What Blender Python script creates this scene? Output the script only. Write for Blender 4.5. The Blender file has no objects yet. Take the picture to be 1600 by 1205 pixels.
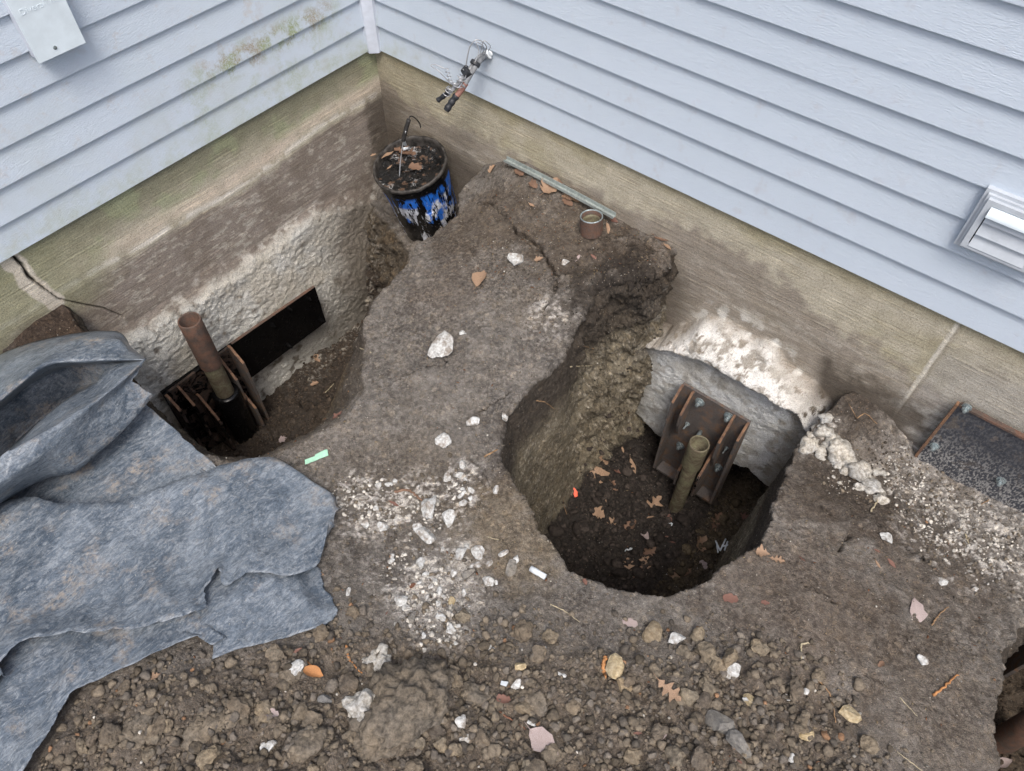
import bpy, bmesh, math, random
import numpy as np
from mathutils import Vector, Matrix
PI = math.pi
random.seed(7); RNG = np.random.RandomState(11)
SC = bpy.context.scene
COL = SC.collection

# ------------------------------------------------------------------ camera
CAM_LOC = np.array([2.2553, -1.9055, 1.6006])
CAM_M = np.array([[0.7768, -0.5022, 0.3801], [0.6298, 0.6201, -0.4678], [-0.0008, 0.6028, 0.7979]])
FPX = 1183.5                                   # focal length in pixels of a 1600 wide frame
cd = bpy.data.cameras.new('camera'); cam = bpy.data.objects.new('camera', cd); COL.objects.link(cam)
cd.sensor_fit = 'HORIZONTAL'; cd.sensor_width = 36.0; cd.lens = 36.0 * FPX / 1600.0
cd.clip_start = 0.02; cd.clip_end = 500
m4 = Matrix([list(CAM_M[i]) + [CAM_LOC[i]] for i in range(3)] + [[0, 0, 0, 1]])
cam.matrix_world = m4
SC.camera = cam

# ------------------------------------------------------------------ light
w = bpy.data.worlds.new('World'); SC.world = w; w.use_nodes = True
nt = w.node_tree; nt.nodes.clear()
sky = nt.nodes.new('ShaderNodeTexSky'); sky.sky_type = 'NISHITA'; sky.sun_disc = False
SUN_EL, SUN_AZ = math.radians(60), math.radians(-48)      # azimuth measured from +x towards +y
sky.sun_elevation = SUN_EL; sky.sun_rotation = PI / 2 - SUN_AZ
sky.air_density = 1.0; sky.dust_density = 4.5; sky.ozone_density = 1.0
bg = nt.nodes.new('ShaderNodeBackground'); bg.inputs['Strength'].default_value = 0.15
wo = nt.nodes.new('ShaderNodeOutputWorld')
nt.links.new(sky.outputs[0], bg.inputs[0]); nt.links.new(bg.outputs[0], wo.inputs[0])
sl = bpy.data.lights.new('sun', 'SUN'); sl.energy = 1.2; sl.angle = math.radians(18); sl.color = (1.0, 0.985, 0.96)
sun = bpy.data.objects.new('sun', sl); COL.objects.link(sun)
sd = Vector((math.cos(SUN_EL) * math.cos(SUN_AZ), math.cos(SUN_EL) * math.sin(SUN_AZ), math.sin(SUN_EL)))
sun.rotation_euler = sd.to_track_quat('Z', 'Y').to_euler(); sun.location = sd * 12
vs = SC.view_settings; vs.view_transform = 'Standard'; vs.look = 'None'; vs.gamma = 1.0
vs.use_curve_mapping = False; vs.exposure = 0.72

# ------------------------------------------------------------------ helpers: points, noise, curves
def ray(px, py):
    d = CAM_M @ np.array([(px - 800) / FPX, -(py - 602.5) / FPX, -1.0]); return d
def at(px, py, z):                              # point of level z seen at a place of the picture
    d = ray(px, py); t = (z - CAM_LOC[2]) / d[2]; return CAM_LOC + t * d
def at_left(px, py, off=0.0):
    d = ray(px, py); t = (off - CAM_LOC[0]) / d[0]; return CAM_LOC + t * d
def at_right(px, py, off=0.0):
    d = ray(px, py); t = (-off - CAM_LOC[1]) / d[1]; return CAM_LOC + t * d

def _h(ix, iy, iz, seed):
    n = (ix * 73856093) ^ (iy * 19349663) ^ (iz * 83492791) ^ (seed * 2654435)
    n = n & 0x7fffffff
    n = ((n >> 13) ^ n) & 0x7fffffff
    n = (n * 1103515245 + 12345) & 0x7fffffff
    n = ((n >> 15) ^ n) * 2246822519 & 0x7fffffff
    return ((n >> 8) & 0xffff) / 65535.0 * 2 - 1
def vnoise(P, seed=0):
    F = np.floor(P); f = P - F; I = F.astype(np.int64); u = f * f * f * (f * (f * 6 - 15) + 10)
    r = 0.0
    for dx in (0, 1):
        wx = u[:, 0] if dx else 1 - u[:, 0]
        for dy in (0, 1):
            wy = u[:, 1] if dy else 1 - u[:, 1]
            for dz in (0, 1):
                wz = u[:, 2] if dz else 1 - u[:, 2]
                r = r + wx * wy * wz * _h(I[:, 0] + dx, I[:, 1] + dy, I[:, 2] + dz, seed)
    return r
ROT = np.array([[0.36, 0.48, -0.8], [-0.8, 0.6, 0.0], [0.48, 0.64, 0.6]])
def fbm(P, freq, octv=4, seed=0, gain=0.5, ridge=False):
    P = np.asarray(P, float); r = 0.0; a = 1.0; tot = 0.0; Q = P * freq
    for o in range(octv):
        n = vnoise(Q, seed + o * 17)
        if ridge: n = 1 - 2 * np.abs(n)
        r = r + a * n; tot += a; a *= gain; Q = (Q @ ROT.T) * 2.03 + 11.7
    return r / tot
def ss(a, b, x):
    t = np.clip((x - a) / (b - a), 0, 1); return t * t * (3 - 2 * t)
def poly_sd(XY, poly):                          # signed distance, positive inside
    poly = np.asarray(poly, float)[:, :2]; n = len(poly)
    d = np.full(len(XY), 1e9); ins = np.zeros(len(XY), bool)
    for i in range(n):
        a = poly[i]; b = poly[(i + 1) % n]; e = b - a; v = XY - a
        t = np.clip((v @ e) / (e @ e), 0, 1); q = v - t[:, None] * e
        d = np.minimum(d, np.hypot(q[:, 0], q[:, 1]))
        c = (a[1] > XY[:, 1]) != (b[1] > XY[:, 1])
        xi = a[0] + (XY[:, 1] - a[1]) / (b[1] - a[1] + 1e-12) * e[0]
        ins ^= c & (XY[:, 0] < xi)
    return np.where(ins, d, -d)
def line_d(XY, line):
    d = np.full(len(XY), 1e9); line = np.asarray(line, float)
    for a, b in zip(line[:-1], line[1:]):
        e = b - a; v = XY - a; t = np.clip((v @ e) / (e @ e), 0, 1)
        q = v - t[:, None] * e; d = np.minimum(d, np.sqrt((q ** 2).sum(1)))
    return d
def catmull(pts, n):
    P = np.asarray(pts, float)
    if len(P) == 2: return P[0] + (P[1] - P[0]) * np.linspace(0, 1, n)[:, None]
    E = np.vstack([2 * P[0] - P[1], P, 2 * P[-1] - P[-2]]); out = []
    for i in range(len(P) - 1):
        a, b, c, d = E[i:i + 4]
        for t in np.linspace(0, 1, 24, endpoint=False):
            out.append(0.5 * ((2 * b) + (c - a) * t + (2 * a - 5 * b + 4 * c - d) * t * t + (3 * b - a - 3 * c + d) * t ** 3))
    out.append(P[-1]); out = np.array(out)
    s = np.r_[0, np.cumsum(np.linalg.norm(np.diff(out, axis=0), axis=1))]
    q = np.linspace(0, s[-1], n)
    return np.stack([np.interp(q, s, out[:, k]) for k in range(out.shape[1])], 1)

# ------------------------------------------------------------------ helpers: objects
def tag(o, label=None, cat=None, group=None, kind=None):
    if label: o['label'] = label
    if cat: o['category'] = cat
    if group: o['group'] = group
    if kind: o['kind'] = kind
    return o
def empty(name, loc, rz=0.0):
    o = bpy.data.objects.new(name, None); COL.objects.link(o); o.location = loc
    o.rotation_euler = (0, 0, rz); o.empty_display_size = 0.05; return o
def link_mesh(name, me, mat=None, parent=None, smooth=True):
    o = bpy.data.objects.new(name, me); COL.objects.link(o)
    if mat and not me.materials: me.materials.append(mat)
    if smooth: me.polygons.foreach_set('use_smooth', [True] * len(me.polygons))
    if parent is not None: o.parent = parent
    return o
def np_mesh(name, V, F, mat=None, parent=None, smooth=True, col=None):
    """V (n,3), F (m,k) arrays -> one mesh object; fast path"""
    V = np.asarray(V, np.float32); F = np.asarray(F, np.int32); k = F.shape[1]
    me = bpy.data.meshes.new(name); me.vertices.add(len(V)); me.vertices.foreach_set('co', V.ravel())
    me.loops.add(F.size); me.loops.foreach_set('vertex_index', F.ravel())
    me.polygons.add(len(F)); me.polygons.foreach_set('loop_start', np.arange(len(F), dtype=np.int32) * k)
    me.update(calc_edges=True)
    if col is not None:
        a = me.color_attributes.new('Col', 'FLOAT_COLOR', 'POINT')
        c = np.ones((len(V), 4), np.float32); c[:, :col.shape[1]] = col; a.data.foreach_set('color', c.ravel())
    return link_mesh(name, me, mat, parent, smooth)
def bm_obj(name, bm, mat, parent=None, smooth=False, bevel=0.0):
    if bevel > 0:
        bmesh.ops.bevel(bm, geom=[e for e in bm.edges if len(e.link_faces) == 2 and e.calc_face_angle(0) > 0.5],
                        offset=bevel, segments=1, affect='EDGES')
    bmesh.ops.recalc_face_normals(bm, faces=bm.faces)
    me = bpy.data.meshes.new(name); bm.to_mesh(me); bm.free()
    o = link_mesh(name, me, mat, parent, smooth); return o
def box(bm, c, s, rot=None):
    r = bmesh.ops.create_cube(bm, size=1.0)
    M = Matrix.Translation(c) @ (rot.to_4x4() if rot is not None else Matrix()) @ Matrix.Diagonal((s[0], s[1], s[2], 1))
    bmesh.ops.transform(bm, matrix=M, verts=r['verts']); return r['verts']
def prism(bm, pts, d):                          # closed outline swept by the vector d
    a = [bm.verts.new(p) for p in pts]; b = [bm.verts.new(Vector(p) + Vector(d)) for p in pts]
    bm.faces.new(a); bm.faces.new(b[::-1]); n = len(a)
    for i in range(n): bm.faces.new((a[i], b[i], b[(i + 1) % n], a[(i + 1) % n]))
def tube(bm, pts, r, seg=10, caps=True):
    pts = [Vector(p) for p in pts]; rings = []; n = len(pts); up = None
    rr = r if hasattr(r, '__len__') else [r] * n
    for i, p in enumerate(pts):
        t = (pts[min(i + 1, n - 1)] - pts[max(i - 1, 0)]).normalized()
        if up is None: up = t.orthogonal().normalized()
        up = (up - t * up.dot(t))
        up = up.normalized() if up.length > 1e-6 else t.orthogonal().normalized()
        s = t.cross(up)
        rings.append([bm.verts.new(p + (up * math.cos(2 * PI * k / seg) + s * math.sin(2 * PI * k / seg)) * rr[i]) for k in range(seg)])
    for a, b in zip(rings[:-1], rings[1:]):
        for k in range(seg): bm.faces.new((a[k], a[(k + 1) % seg], b[(k + 1) % seg], b[k]))
    if caps: bm.faces.new(rings[0][::-1]); bm.faces.new(rings[-1])
def lathe(bm, prof, seg=48, M=None, jitter=0.0, rnd=None):
    rings = []
    for r, z in prof:
        ring = []
        for k in range(seg):
            a = 2 * PI * k / seg; p = Vector((r * math.cos(a), r * math.sin(a), z))
            if M is not None: p = M @ p
            ring.append(bm.verts.new(p))
        rings.append(ring)
    for a, b in zip(rings[:-1], rings[1:]):
        for k in range(seg): bm.faces.new((a[k], a[(k + 1) % seg], b[(k + 1) % seg], b[k]))
    return rings

# ------------------------------------------------------------------ materials
class NB:
    def __init__(s, name, rough=0.9, metal=0.0, spec=0.3):
        s.m = bpy.data.materials.new(name); s.m.use_nodes = True; s.t = s.m.node_tree
        s.b = s.t.nodes['Principled BSDF']; s.b.inputs['Roughness'].default_value = rough
        s.b.inputs['Metallic'].default_value = metal; s.b.inputs['Specular IOR Level'].default_value = spec
        s.tc = s.t.nodes.new('ShaderNodeTexCoord'); s.geo = s.t.nodes.new('ShaderNodeNewGeometry')
        s.pos = s.geo.outputs['Position']; s.obj = s.tc.outputs['Object']
    def n(s, typ, **kw):
        x = s.t.nodes.new(typ)
        for k, v in kw.items():
            if hasattr(x, k): setattr(x, k, v)
        return x
    def put(s, sock, v):
        if hasattr(v, 'node'): s.t.links.new(v, sock)
        elif isinstance(v, (tuple, list)) and len(v) == 3 and sock.type == 'RGBA': sock.default_value = (*v, 1)
        else: sock.default_value = v
    def mapping(s, vec, scale=(1, 1, 1), rot=(0, 0, 0)):
        x = s.n('ShaderNodeMapping'); s.put(x.inputs['Vector'], vec); x.inputs['Scale'].default_value = scale
        x.inputs['Rotation'].default_value = rot; return x.outputs[0]
    def noise(s, vec, scale, detail=4, rough=0.55, dist=0.0):
        x = s.n('ShaderNodeTexNoise'); s.put(x.inputs['Vector'], vec); x.inputs['Scale'].default_value = scale
        x.inputs['Detail'].default_value = detail; x.inputs['Roughness'].default_value = rough
        x.inputs['Distortion'].default_value = dist; return x.outputs['Fac']
    def voro(s, vec, scale, feature='F1', out='Distance', rand=1.0):
        x = s.n('ShaderNodeTexVoronoi'); x.feature = feature; s.put(x.inputs['Vector'], vec)
        x.inputs['Scale'].default_value = scale; x.inputs['Randomness'].default_value = rand; return x.outputs[out]
    def rng(s, v, a, b, c=0.0, d=1.0, smooth=False):
        x = s.n('ShaderNodeMapRange'); x.interpolation_type = 'SMOOTHSTEP' if smooth else 'LINEAR'
        s.put(x.inputs[0], v); x.inputs[1].default_value = a; x.inputs[2].default_value = b
        x.inputs[3].default_value = c; x.inputs[4].default_value = d; return x.outputs[0]
    def math(s, op, a, b=0.0):
        x = s.n('ShaderNodeMath'); x.operation = op; s.put(x.inputs[0], a); s.put(x.inputs[1], b); return x.outputs[0]
    def mix(s, f, a, b, mode='MIX'):
        x = s.n('ShaderNodeMix'); x.data_type = 'RGBA'; x.blend_type = mode
        s.put(x.inputs[0], f); s.put(x.inputs[6], a); s.put(x.inputs[7], b); return x.outputs[2]
    def xyz(s, v):
        x = s.n('ShaderNodeSeparateXYZ'); s.put(x.inputs[0], v); return x.outputs
    def bump(s, h, dist=0.002, strength=1.0, normal=None):
        x = s.n('ShaderNodeBump'); x.inputs['Strength'].default_value = strength
        x.inputs['Distance'].default_value = dist; s.put(x.inputs['Height'], h)
        if normal is not None: s.t.links.new(normal, x.inputs['Normal'])
        s.t.links.new(x.outputs[0], s.b.inputs['Normal']); return x.outputs[0]
    def attr(s, name='Col'):
        x = s.n('ShaderNodeAttribute'); x.attribute_name = name; return x
    def color(s, v): s.put(s.b.inputs['Base Color'], v); return s
    def rough(s, v): s.put(s.b.inputs['Roughness'], v); return s
def objrand(N):
    x = N.n('ShaderNodeObjectInfo'); return x.outputs['Random']

def mat_soil():
    N = NB('soil', 0.92, spec=0.25); A = N.attr(); p = N.pos
    n1 = N.noise(p, 14, 5, 0.6); n2 = N.noise(p, 95, 5, 0.62); n3 = N.noise(p, 420, 3, 0.6)
    c = N.mix(N.rng(n1, .3, .7), A.outputs['Color'], N.mix(1.0, A.outputs['Color'], (1.18, 1.15, 1.10), 'MULTIPLY'))
    cel = N.xyz(N.voro(N.mix(.02, p, N.n('ShaderNodeTexNoise').outputs['Color']), 75, out='Color')); ced = N.voro(p, 75, 'DISTANCE_TO_EDGE')
    c = N.mix(N.rng(cel[0], 0, 1, 0, .8), c, N.mix(1.0, c, (.62, .60, .58), 'MULTIPLY')); c = N.mix(N.rng(cel[1], .8, 1, 0, .6), c, N.mix(1.0, c, (1.5, 1.42, 1.28), 'MULTIPLY'))
    c = N.mix(N.math('MULTIPLY', N.rng(ced, 0, .05, 1, 0), N.rng(n1, .35, .6, .1, .6)), c, N.mix(1.0, c, (.45, .43, .42), 'MULTIPLY'))
    c = N.mix(N.math('MULTIPLY', N.rng(n2, .42, .60, 0, .8), N.rng(N.noise(p, 4.5, 3, .6), .38, .60, .35, 1)), c, N.mix(1.0, c, (.42, .40, .40), 'MULTIPLY'))
    c = N.mix(N.rng(n3, .48, .60, 0, .8), c, N.mix(1.0, c, (1.8, 1.72, 1.6), 'MULTIPLY'))
    v = N.voro(p, 130); vc = N.voro(p, 130, out='Color'); s = N.xyz(vc)
    peb = N.math('MULTIPLY', N.rng(v, .30, .20), N.rng(s[0], .90, .93))
    c = N.mix(N.math('MULTIPLY', peb, .75), c, N.mix(N.rng(s[1], 0, 1), (.50, .47, .41), (.24, .15, .085)))
    v2 = N.voro(N.mapping(p, (1, .35, 1), (0, 0, .6)), 150); s2 = N.xyz(N.voro(N.mapping(p, (1, .35, 1), (0, 0, .6)), 150, out='Color'))
    fib = N.math('MULTIPLY', N.rng(v2, .22, .12), N.rng(s2[0], .9, .93))
    c = N.mix(N.math('MULTIPLY', fib, .7), c, (.30, .23, .16))
    cr = N.rng(N.voro(p, 24, 'DISTANCE_TO_EDGE'), 0.0, .012, 1, 0)
    crm = N.math('MULTIPLY', cr, N.rng(N.noise(p, 9, 2), .52, .62))
    c = N.mix(N.math('MULTIPLY', crm, .55), c, N.mix(1.0, c, (.35, .34, .33), 'MULTIPLY'))
    h = N.math('ADD', N.math('MULTIPLY', n2, 1.5), N.math('MULTIPLY', n3, .8))
    h = N.math('ADD', h, N.math('MULTIPLY', peb, .5)); h = N.math('SUBTRACT', h, N.math('MULTIPLY', crm, .9))
    N.color(c); N.rough(N.rng(n2, .3, .7, .8, .98)); N.bump(h, .008, 1.0); return N.m
def mat_concrete():
    N = NB('foundation_concrete', 0.9, spec=0.3); A = N.attr(); p = N.pos
    rr = N.attr().outputs['Alpha']                       # alpha: 0 trowelled, 1 broken and rough
    n1 = N.noise(p, 18, 5, .65); n2 = N.noise(p, 160, 5, .65); n3 = N.noise(p, 480, 2, .6)
    c = A.outputs['Color']
    c = N.mix(N.rng(n1, .35, .7, 0, .6), c, N.mix(1.0, c, (.74, .72, .68), 'MULTIPLY'))
    c = N.mix(N.rng(n2, .52, .66, 0, .7), c, N.mix(1.0, c, (.58, .55, .51), 'MULTIPLY'))
    c = N.mix(N.rng(n3, .5, .62, 0, .75), c, N.mix(1.0, c, (1.55, 1.52, 1.46), 'MULTIPLY'))
    c = N.mix(N.rng(N.noise(p, 300, 4, .7), .52, .64, 0, .6), c, N.mix(1.0, c, (.5, .47, .43), 'MULTIPLY'))
    st = N.noise(N.mapping(p, (.16, .16, 5)), 30, 6, .72)
    c = N.mix(N.math('MULTIPLY', N.rng(st, .54, .66), N.rng(rr, 0, .6, .8, 0)), c, N.mix(1.0, c, (1.5, 1.47, 1.38), 'MULTIPLY'))
    h = N.math('ADD', N.math('MULTIPLY', n2, N.rng(rr, 0, 1, .5, 2.0)), N.math('MULTIPLY', n3, .35))
    h = N.math('ADD', h, N.math('MULTIPLY', st, N.rng(rr, 0, 1, .8, 0)))
    st2 = N.noise(N.mapping(p, (.13, .13, 4.5)), 36, 5, .7)
    c = N.mix(N.math('MULTIPLY', N.rng(st2, .54, .64), N.rng(rr, 0, .6, .6, 0)), c, N.mix(1.0, c, (.6, .57, .53), 'MULTIPLY'))
    N.color(c); N.bump(h, .0055, 1.0); return N.m
def mat_siding():
    N = NB('vinyl_siding', 0.55, spec=0.35); p = N.pos; X = N.xyz(p)
    g = N.noise(N.mapping(p, (1, 1, 5)), 70, 4, .6); g2 = N.noise(N.mapping(p, (1, 1, 4)), 240, 2, .6)
    c = N.mix(N.noise(p, 1.7, 3), (.478, .545, .62), (.515, .58, .652))
    # faint rubbed-in grime with blurred edges
    d1 = N.math('MULTIPLY', N.rng(N.noise(p, 7, 4, .6), .55, .74), N.rng(N.noise(p, 60, 3), .4, .6))
    c = N.mix(N.math('MULTIPLY', d1, .16), c, (.34, .28, .27))
    c = N.mix(N.math('MULTIPLY', N.rng(N.noise(p, 14, 3, .7), .6, .72), .22), c, (.40, .36, .36))
    # green algae film, on the left wall, in patches along the lower boards near the corner
    left = N.rng(X[0], .05, .03)
    zone = N.math('MULTIPLY', N.rng(X[1], -1.05, -.75, 0, 1, True), N.rng(X[2], .36, .12, 0, 1, True))
    al = N.math('MULTIPLY', N.rng(N.noise(p, 8.5, 4, .7), .50, .64), zone); al = N.math('MULTIPLY', al, left)
    al = N.math('MULTIPLY', al, N.rng(N.noise(p, 150, 4, .7), .40, .60, .25, 1))
    c = N.mix(N.math('MULTIPLY', al, .5), c, (.27, .31, .14))
    ax_ = N.math('ABSOLUTE', N.math('SUBTRACT', X[2], .212)); strip = N.math('MULTIPLY', N.rng(ax_, .075, .02, 0, 1, True), N.math('MULTIPLY', N.rng(X[1], -.90, -.62, 0, 1, True), N.rng(X[1], -.08, -.25, 0, 1, True)))
    strip = N.math('MULTIPLY', N.math('MULTIPLY', strip, left), N.math('MULTIPLY', N.rng(N.noise(p, 15, 5, .75), .44, .56), N.rng(N.noise(p, 190, 4, .7), .38, .56, .3, 1)))
    c = N.mix(N.math('MULTIPLY', strip, .95), c, N.mix(N.rng(N.noise(p, 10, 2), .42, .56), (.30, .255, .18), (.24, .28, .11)))
    al2 = N.math('MULTIPLY', N.math('MULTIPLY', N.rng(N.noise(N.mapping(p, (1, 1, 1)), 5, 4, .6), .42, .7), left), N.rng(X[2], .5, .02, 0, .5))
    c = N.mix(al2, c, (.42, .46, .42))
    br = N.math('MULTIPLY', N.math('MULTIPLY', N.rng(N.noise(p, 13, 5, .75), .56, .68), left), N.rng(X[2], .1, .3, .3, 1))
    c = N.mix(N.math('MULTIPLY', br, .35), c, (.43, .34, .27))
    al3 = N.math('MULTIPLY', N.rng(X[0], .6, .1), N.rng(X[2], .12, .0)); al3 = N.math('MULTIPLY', al3, N.rng(N.noise(p, 14, 4, .7), .42, .65))
    c = N.mix(N.math('MULTIPLY', al3, .35), c, (.33, .37, .22))
    N.color(c); N.bump(N.math('ADD', g, N.math('MULTIPLY', g2, .8)), .003, .7); return N.m
def mat_plain(name, col, rough=.6, metal=0.0, var=.25, scale=60, bump=.0006, spec=.35):
    N = NB(name, rough, metal, spec); n = N.noise(N.obj, scale, 5, .6); n0 = N.noise(N.obj, scale * .2, 3, .6)
    dk = tuple(v * (1 - var) for v in col); lt = tuple(min(1, v * (1 + var)) for v in col)
    c = N.mix(N.rng(n, .35, .65), dk, lt); c = N.mix(N.rng(n0, .3, .7), c, N.mix(1.0, c, (.82, .82, .82), 'MULTIPLY'))
    N.color(c); N.bump(n, bump, .8); return N.m
def mat_rusty(name, base, rust, amt=.5, metal=.3, rough=.65, scale=22):
    N = NB(name, rough, metal, .4); n = N.noise(N.pos, scale, 6, .68, .4); n2 = N.noise(N.pos, scale * 6, 4, .6)
    c = N.mix(N.rng(n, .62 - amt * .35, .74 - amt * .25), base, rust)
    c = N.mix(N.rng(n2, .45, .7, 0, .6), c, N.mix(1.0, c, (.5, .47, .45), 'MULTIPLY'))
    c = N.mix(N.rng(N.noise(N.pos, scale * 2.3, 4), .62, .72, 0, .5), c, (.16, .13, .11))
    if name == 'dark_plate_steel':
        zz = N.xyz(N.pos)[2]; du = N.math('MULTIPLY', N.rng(zz, -.36, -.52, .15, 1), N.rng(N.noise(N.mapping(N.pos, (1, 1, .5)), 170, 4, .7), .48, .58)); c = N.mix(N.math('MULTIPLY', du, .85), c, (.36, .35, .33))
    N.color(c); N.rough(N.rng(n, .4, .6, rough - .15, rough + .2)); N.bump(N.math('ADD', n2, n), .0012, .8); return N.m
def mat_tar(name='tar_coating'):
    N = NB(name, .25, 0.0, .28); n = N.noise(N.pos, 30, 4, .6); n2 = N.noise(N.pos, 170, 3, .6)
    c = N.mix(N.rng(n2, .66, .74), (.0035, .0034, .0036), (.05, .047, .042))
    N.color(c); N.rough(N.rng(n, .35, .7, .12, .34)); N.bump(n, .0015, .5); return N.m
def mat_tarred_steel():
    N = NB('tarred_steel', .4, 0.1, .5); n = N.noise(N.pos, 16, 5, .7, .6); n2 = N.noise(N.pos, 120, 4)
    st = N.mix(N.rng(n2, .4, .6), (.045, .038, .034), (.10, .062, .042)); f = N.rng(n, .46, .56)
    N.color(N.mix(f, (.004, .004, .0045), st)); N.rough(N.rng(n, .46, .56, .16, .8)); N.bump(N.math('ADD', n, n2), .0012, .7); return N.m
def mat_pail():
    N = NB('pail_paint', .35, 0.0, .45); p = N.obj; X = N.xyz(p)
    st = N.noise(N.mapping(p, (1, 1, .28)), 20, 5, .62, .5); st2 = N.noise(N.mapping(p, (1, 1, .22)), 44, 5, .7, .3)
    blue = N.mix(N.noise(p, 40, 3), (.010, .085, .40), (.018, .15, .55))
    wht = N.mix(N.rng(N.noise(p, 60, 3), .4, .6), (.62, .64, .68), (.34, .35, .38))
    c = N.mix(N.math('MULTIPLY', N.rng(X[2], .262, .25), N.rng(N.noise(N.mapping(p, (1, 1, .5)), 17, 3, .6), .42, .48)), blue, wht)
    # scratches and peeled flecks in the print
    c = N.mix(N.rng(N.noise(p, 55, 6, .8), .62, .66), c, (.33, .33, .34))
    tar = N.math('MAXIMUM', N.rng(st, .48, .51), N.rng(st2, .545, .565))
    tar = N.math('MAXIMUM', tar, N.rng(X[2], .302, .318))
    c = N.mix(tar, c, (.0045, .0045, .005)); c = N.mix(N.math('MULTIPLY', N.rng(N.noise(p, 70, 5, .7), .60, .68), .5), c, (.16, .14, .12))
    N.color(c); N.rough(N.rng(tar, 0, 1, .45, .16)); N.bump(N.math('ADD', N.math('MULTIPLY', tar, 1.2), N.noise(p, 90, 4)), .0018, .8); return N.m
def mat_tarpool():
    N = NB('tar_crust', .4, 0.0, .25); p = N.pos; n = N.noise(p, 26, 6, .7, .5); n2 = N.noise(p, 120, 5, .7)
    c = N.mix(N.rng(n, .44, .60), (.006, .006, .006), (.012, .0105, .009)); c = N.mix(N.rng(n2, .64, .72), c, (.22, .20, .18))
    c = N.mix(N.math('MULTIPLY', N.rng(N.noise(p, 16, 4, .6), .54, .60), N.rng(n2, .46, .54)), c, (.36, .36, .36)); c = N.mix(N.math('MULTIPLY', N.rng(N.noise(p, 33, 4, .6), .56, .60), .8), c, (.12, .075, .05))
    N.color(c); N.rough(N.rng(n, .45, .6, .22, .7)); N.bump(N.math('ADD', n, N.math('MULTIPLY', n2, .5)), .012, .8); return N.m
def mat_sheet():
    N = NB('plastic_sheeting', .5, 0.0, .4); p = N.pos
    n1 = N.noise(N.mapping(p, (1, .6, 1), (0, 0, .55)), 5, 5, .7, 1.2); n2 = N.noise(N.mapping(p, (1.0, .45, .8), (0, 0, .55)), 46, 8, .8, 1.6)
    n3 = N.noise(N.mapping(p, (1, .32, 1), (0, 0, .55)), 100, 5, .75, 1.8)
    c = N.mix(N.rng(n1, .42, .58), (.072, .093, .120), (.150, .178, .210))
    c = N.mix(N.rng(n2, .47, .58, 0, .55), c, (.30, .325, .345)); c = N.mix(N.rng(n3, .46, .58, 0, .5), c, (.028, .037, .048))
    dust = N.math('MULTIPLY', N.rng(N.noise(p, 7.5, 4, .6), .52, .66), N.rng(N.noise(p, 75, 5, .7), .42, .6))
    c = N.mix(N.math('MULTIPLY', dust, .75), c, (.33, .28, .225))
    sp = N.rng(N.noise(p, 190, 3, .6), .66, .71); c = N.mix(N.math('MULTIPLY', sp, .7), c, (.42, .41, .38))
    N.color(c); N.rough(N.rng(n2, .4, .6, .26, .5))
    N.bump(N.math('ADD', N.noise(p, 20, 4, .6, 1.0), N.math('MULTIPLY', N.noise(p, 160, 3), .3)), .008, .55); return N.m
def mat_clod(name, a, b, sc=1.0, objr=False):
    N = NB(name, .95, spec=.2); p = N.pos; n = N.noise(p, 90, 5, .65); n2 = N.noise(p, 12, 3)
    c = N.mix(N.rng(n, .35, .65), a, b); c = N.mix(N.rng(n2, .35, .65), c, N.mix(1.0, c, (1.3, 1.22, 1.1), 'MULTIPLY'))
    if objr:
        r = objrand(N); c = N.mix(N.rng(r, 0, 1), N.mix(1.0, c, (.72, .70, .70), 'MULTIPLY'), N.mix(1.0, c, (1.25, 1.22, 1.12), 'MULTIPLY'))
    at_ = N.attr(); 
    c = N.mix(N.rng(N.noise(p, 320, 3), .56, .68, 0, .5), c, N.mix(1.0, c, (1.7, 1.65, 1.5), 'MULTIPLY'))
    N.color(c); N.bump(N.math('ADD', n, N.math('MULTIPLY', N.noise(p, 300, 3), .6)), .004, .9); return N.m
def mat_clodmix():
    N = NB('loose_soil_clods', .95, spec=.2); p = N.pos; n = N.noise(p, 95, 5, .65); A = N.attr()
    c = N.mix(N.rng(n, .35, .65), N.mix(1.0, A.outputs['Color'], (.65, .63, .62), 'MULTIPLY'), N.mix(1.0, A.outputs['Color'], (1.25, 1.2, 1.1), 'MULTIPLY'))
    c = N.mix(N.rng(N.noise(p, 330, 3), .56, .68, 0, .5), c, N.mix(1.0, c, (1.6, 1.55, 1.45), 'MULTIPLY'))
    N.color(c); N.bump(N.math('ADD', n, N.math('MULTIPLY', N.noise(p, 300, 3), .6)), .004, .9); return N.m
def mat_chalk():
    N = NB('limestone', .9, spec=.25); p = N.pos; n = N.noise(p, 110, 5, .7); n2 = N.noise(p, 30, 4, .7)
    c = N.mix(N.rng(n, .38, .6), (.30, .29, .265), (.56, .565, .55)); c = N.mix(N.rng(n2, .50, .62, 0, .85), c, (.21, .175, .14))
    N.color(c); N.bump(N.math('ADD', n, n2), .003, .9); return N.m
def mat_leaf(name, a, b):
    N = NB(name, .7, spec=.3); p = N.obj; n = N.noise(p, 45, 5, .6)
    X = N.xyz(p); vein = N.math('MULTIPLY', N.rng(N.math('ABSOLUTE', X[1]), .0, .0016, 1, 0), .5)
    c = N.mix(N.rng(n, .35, .65), a, b); c = N.mix(vein, c, tuple(min(1, v * 1.4) for v in b))
    c = N.mix(N.rng(N.noise(p, 160, 3), .62, .7, 0, .6), c, tuple(v * .4 for v in a))
    N.color(c); N.bump(N.math('ADD', n, N.math('MULTIPLY', vein, 1.0)), .0012, .6)
    return N.m
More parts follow.
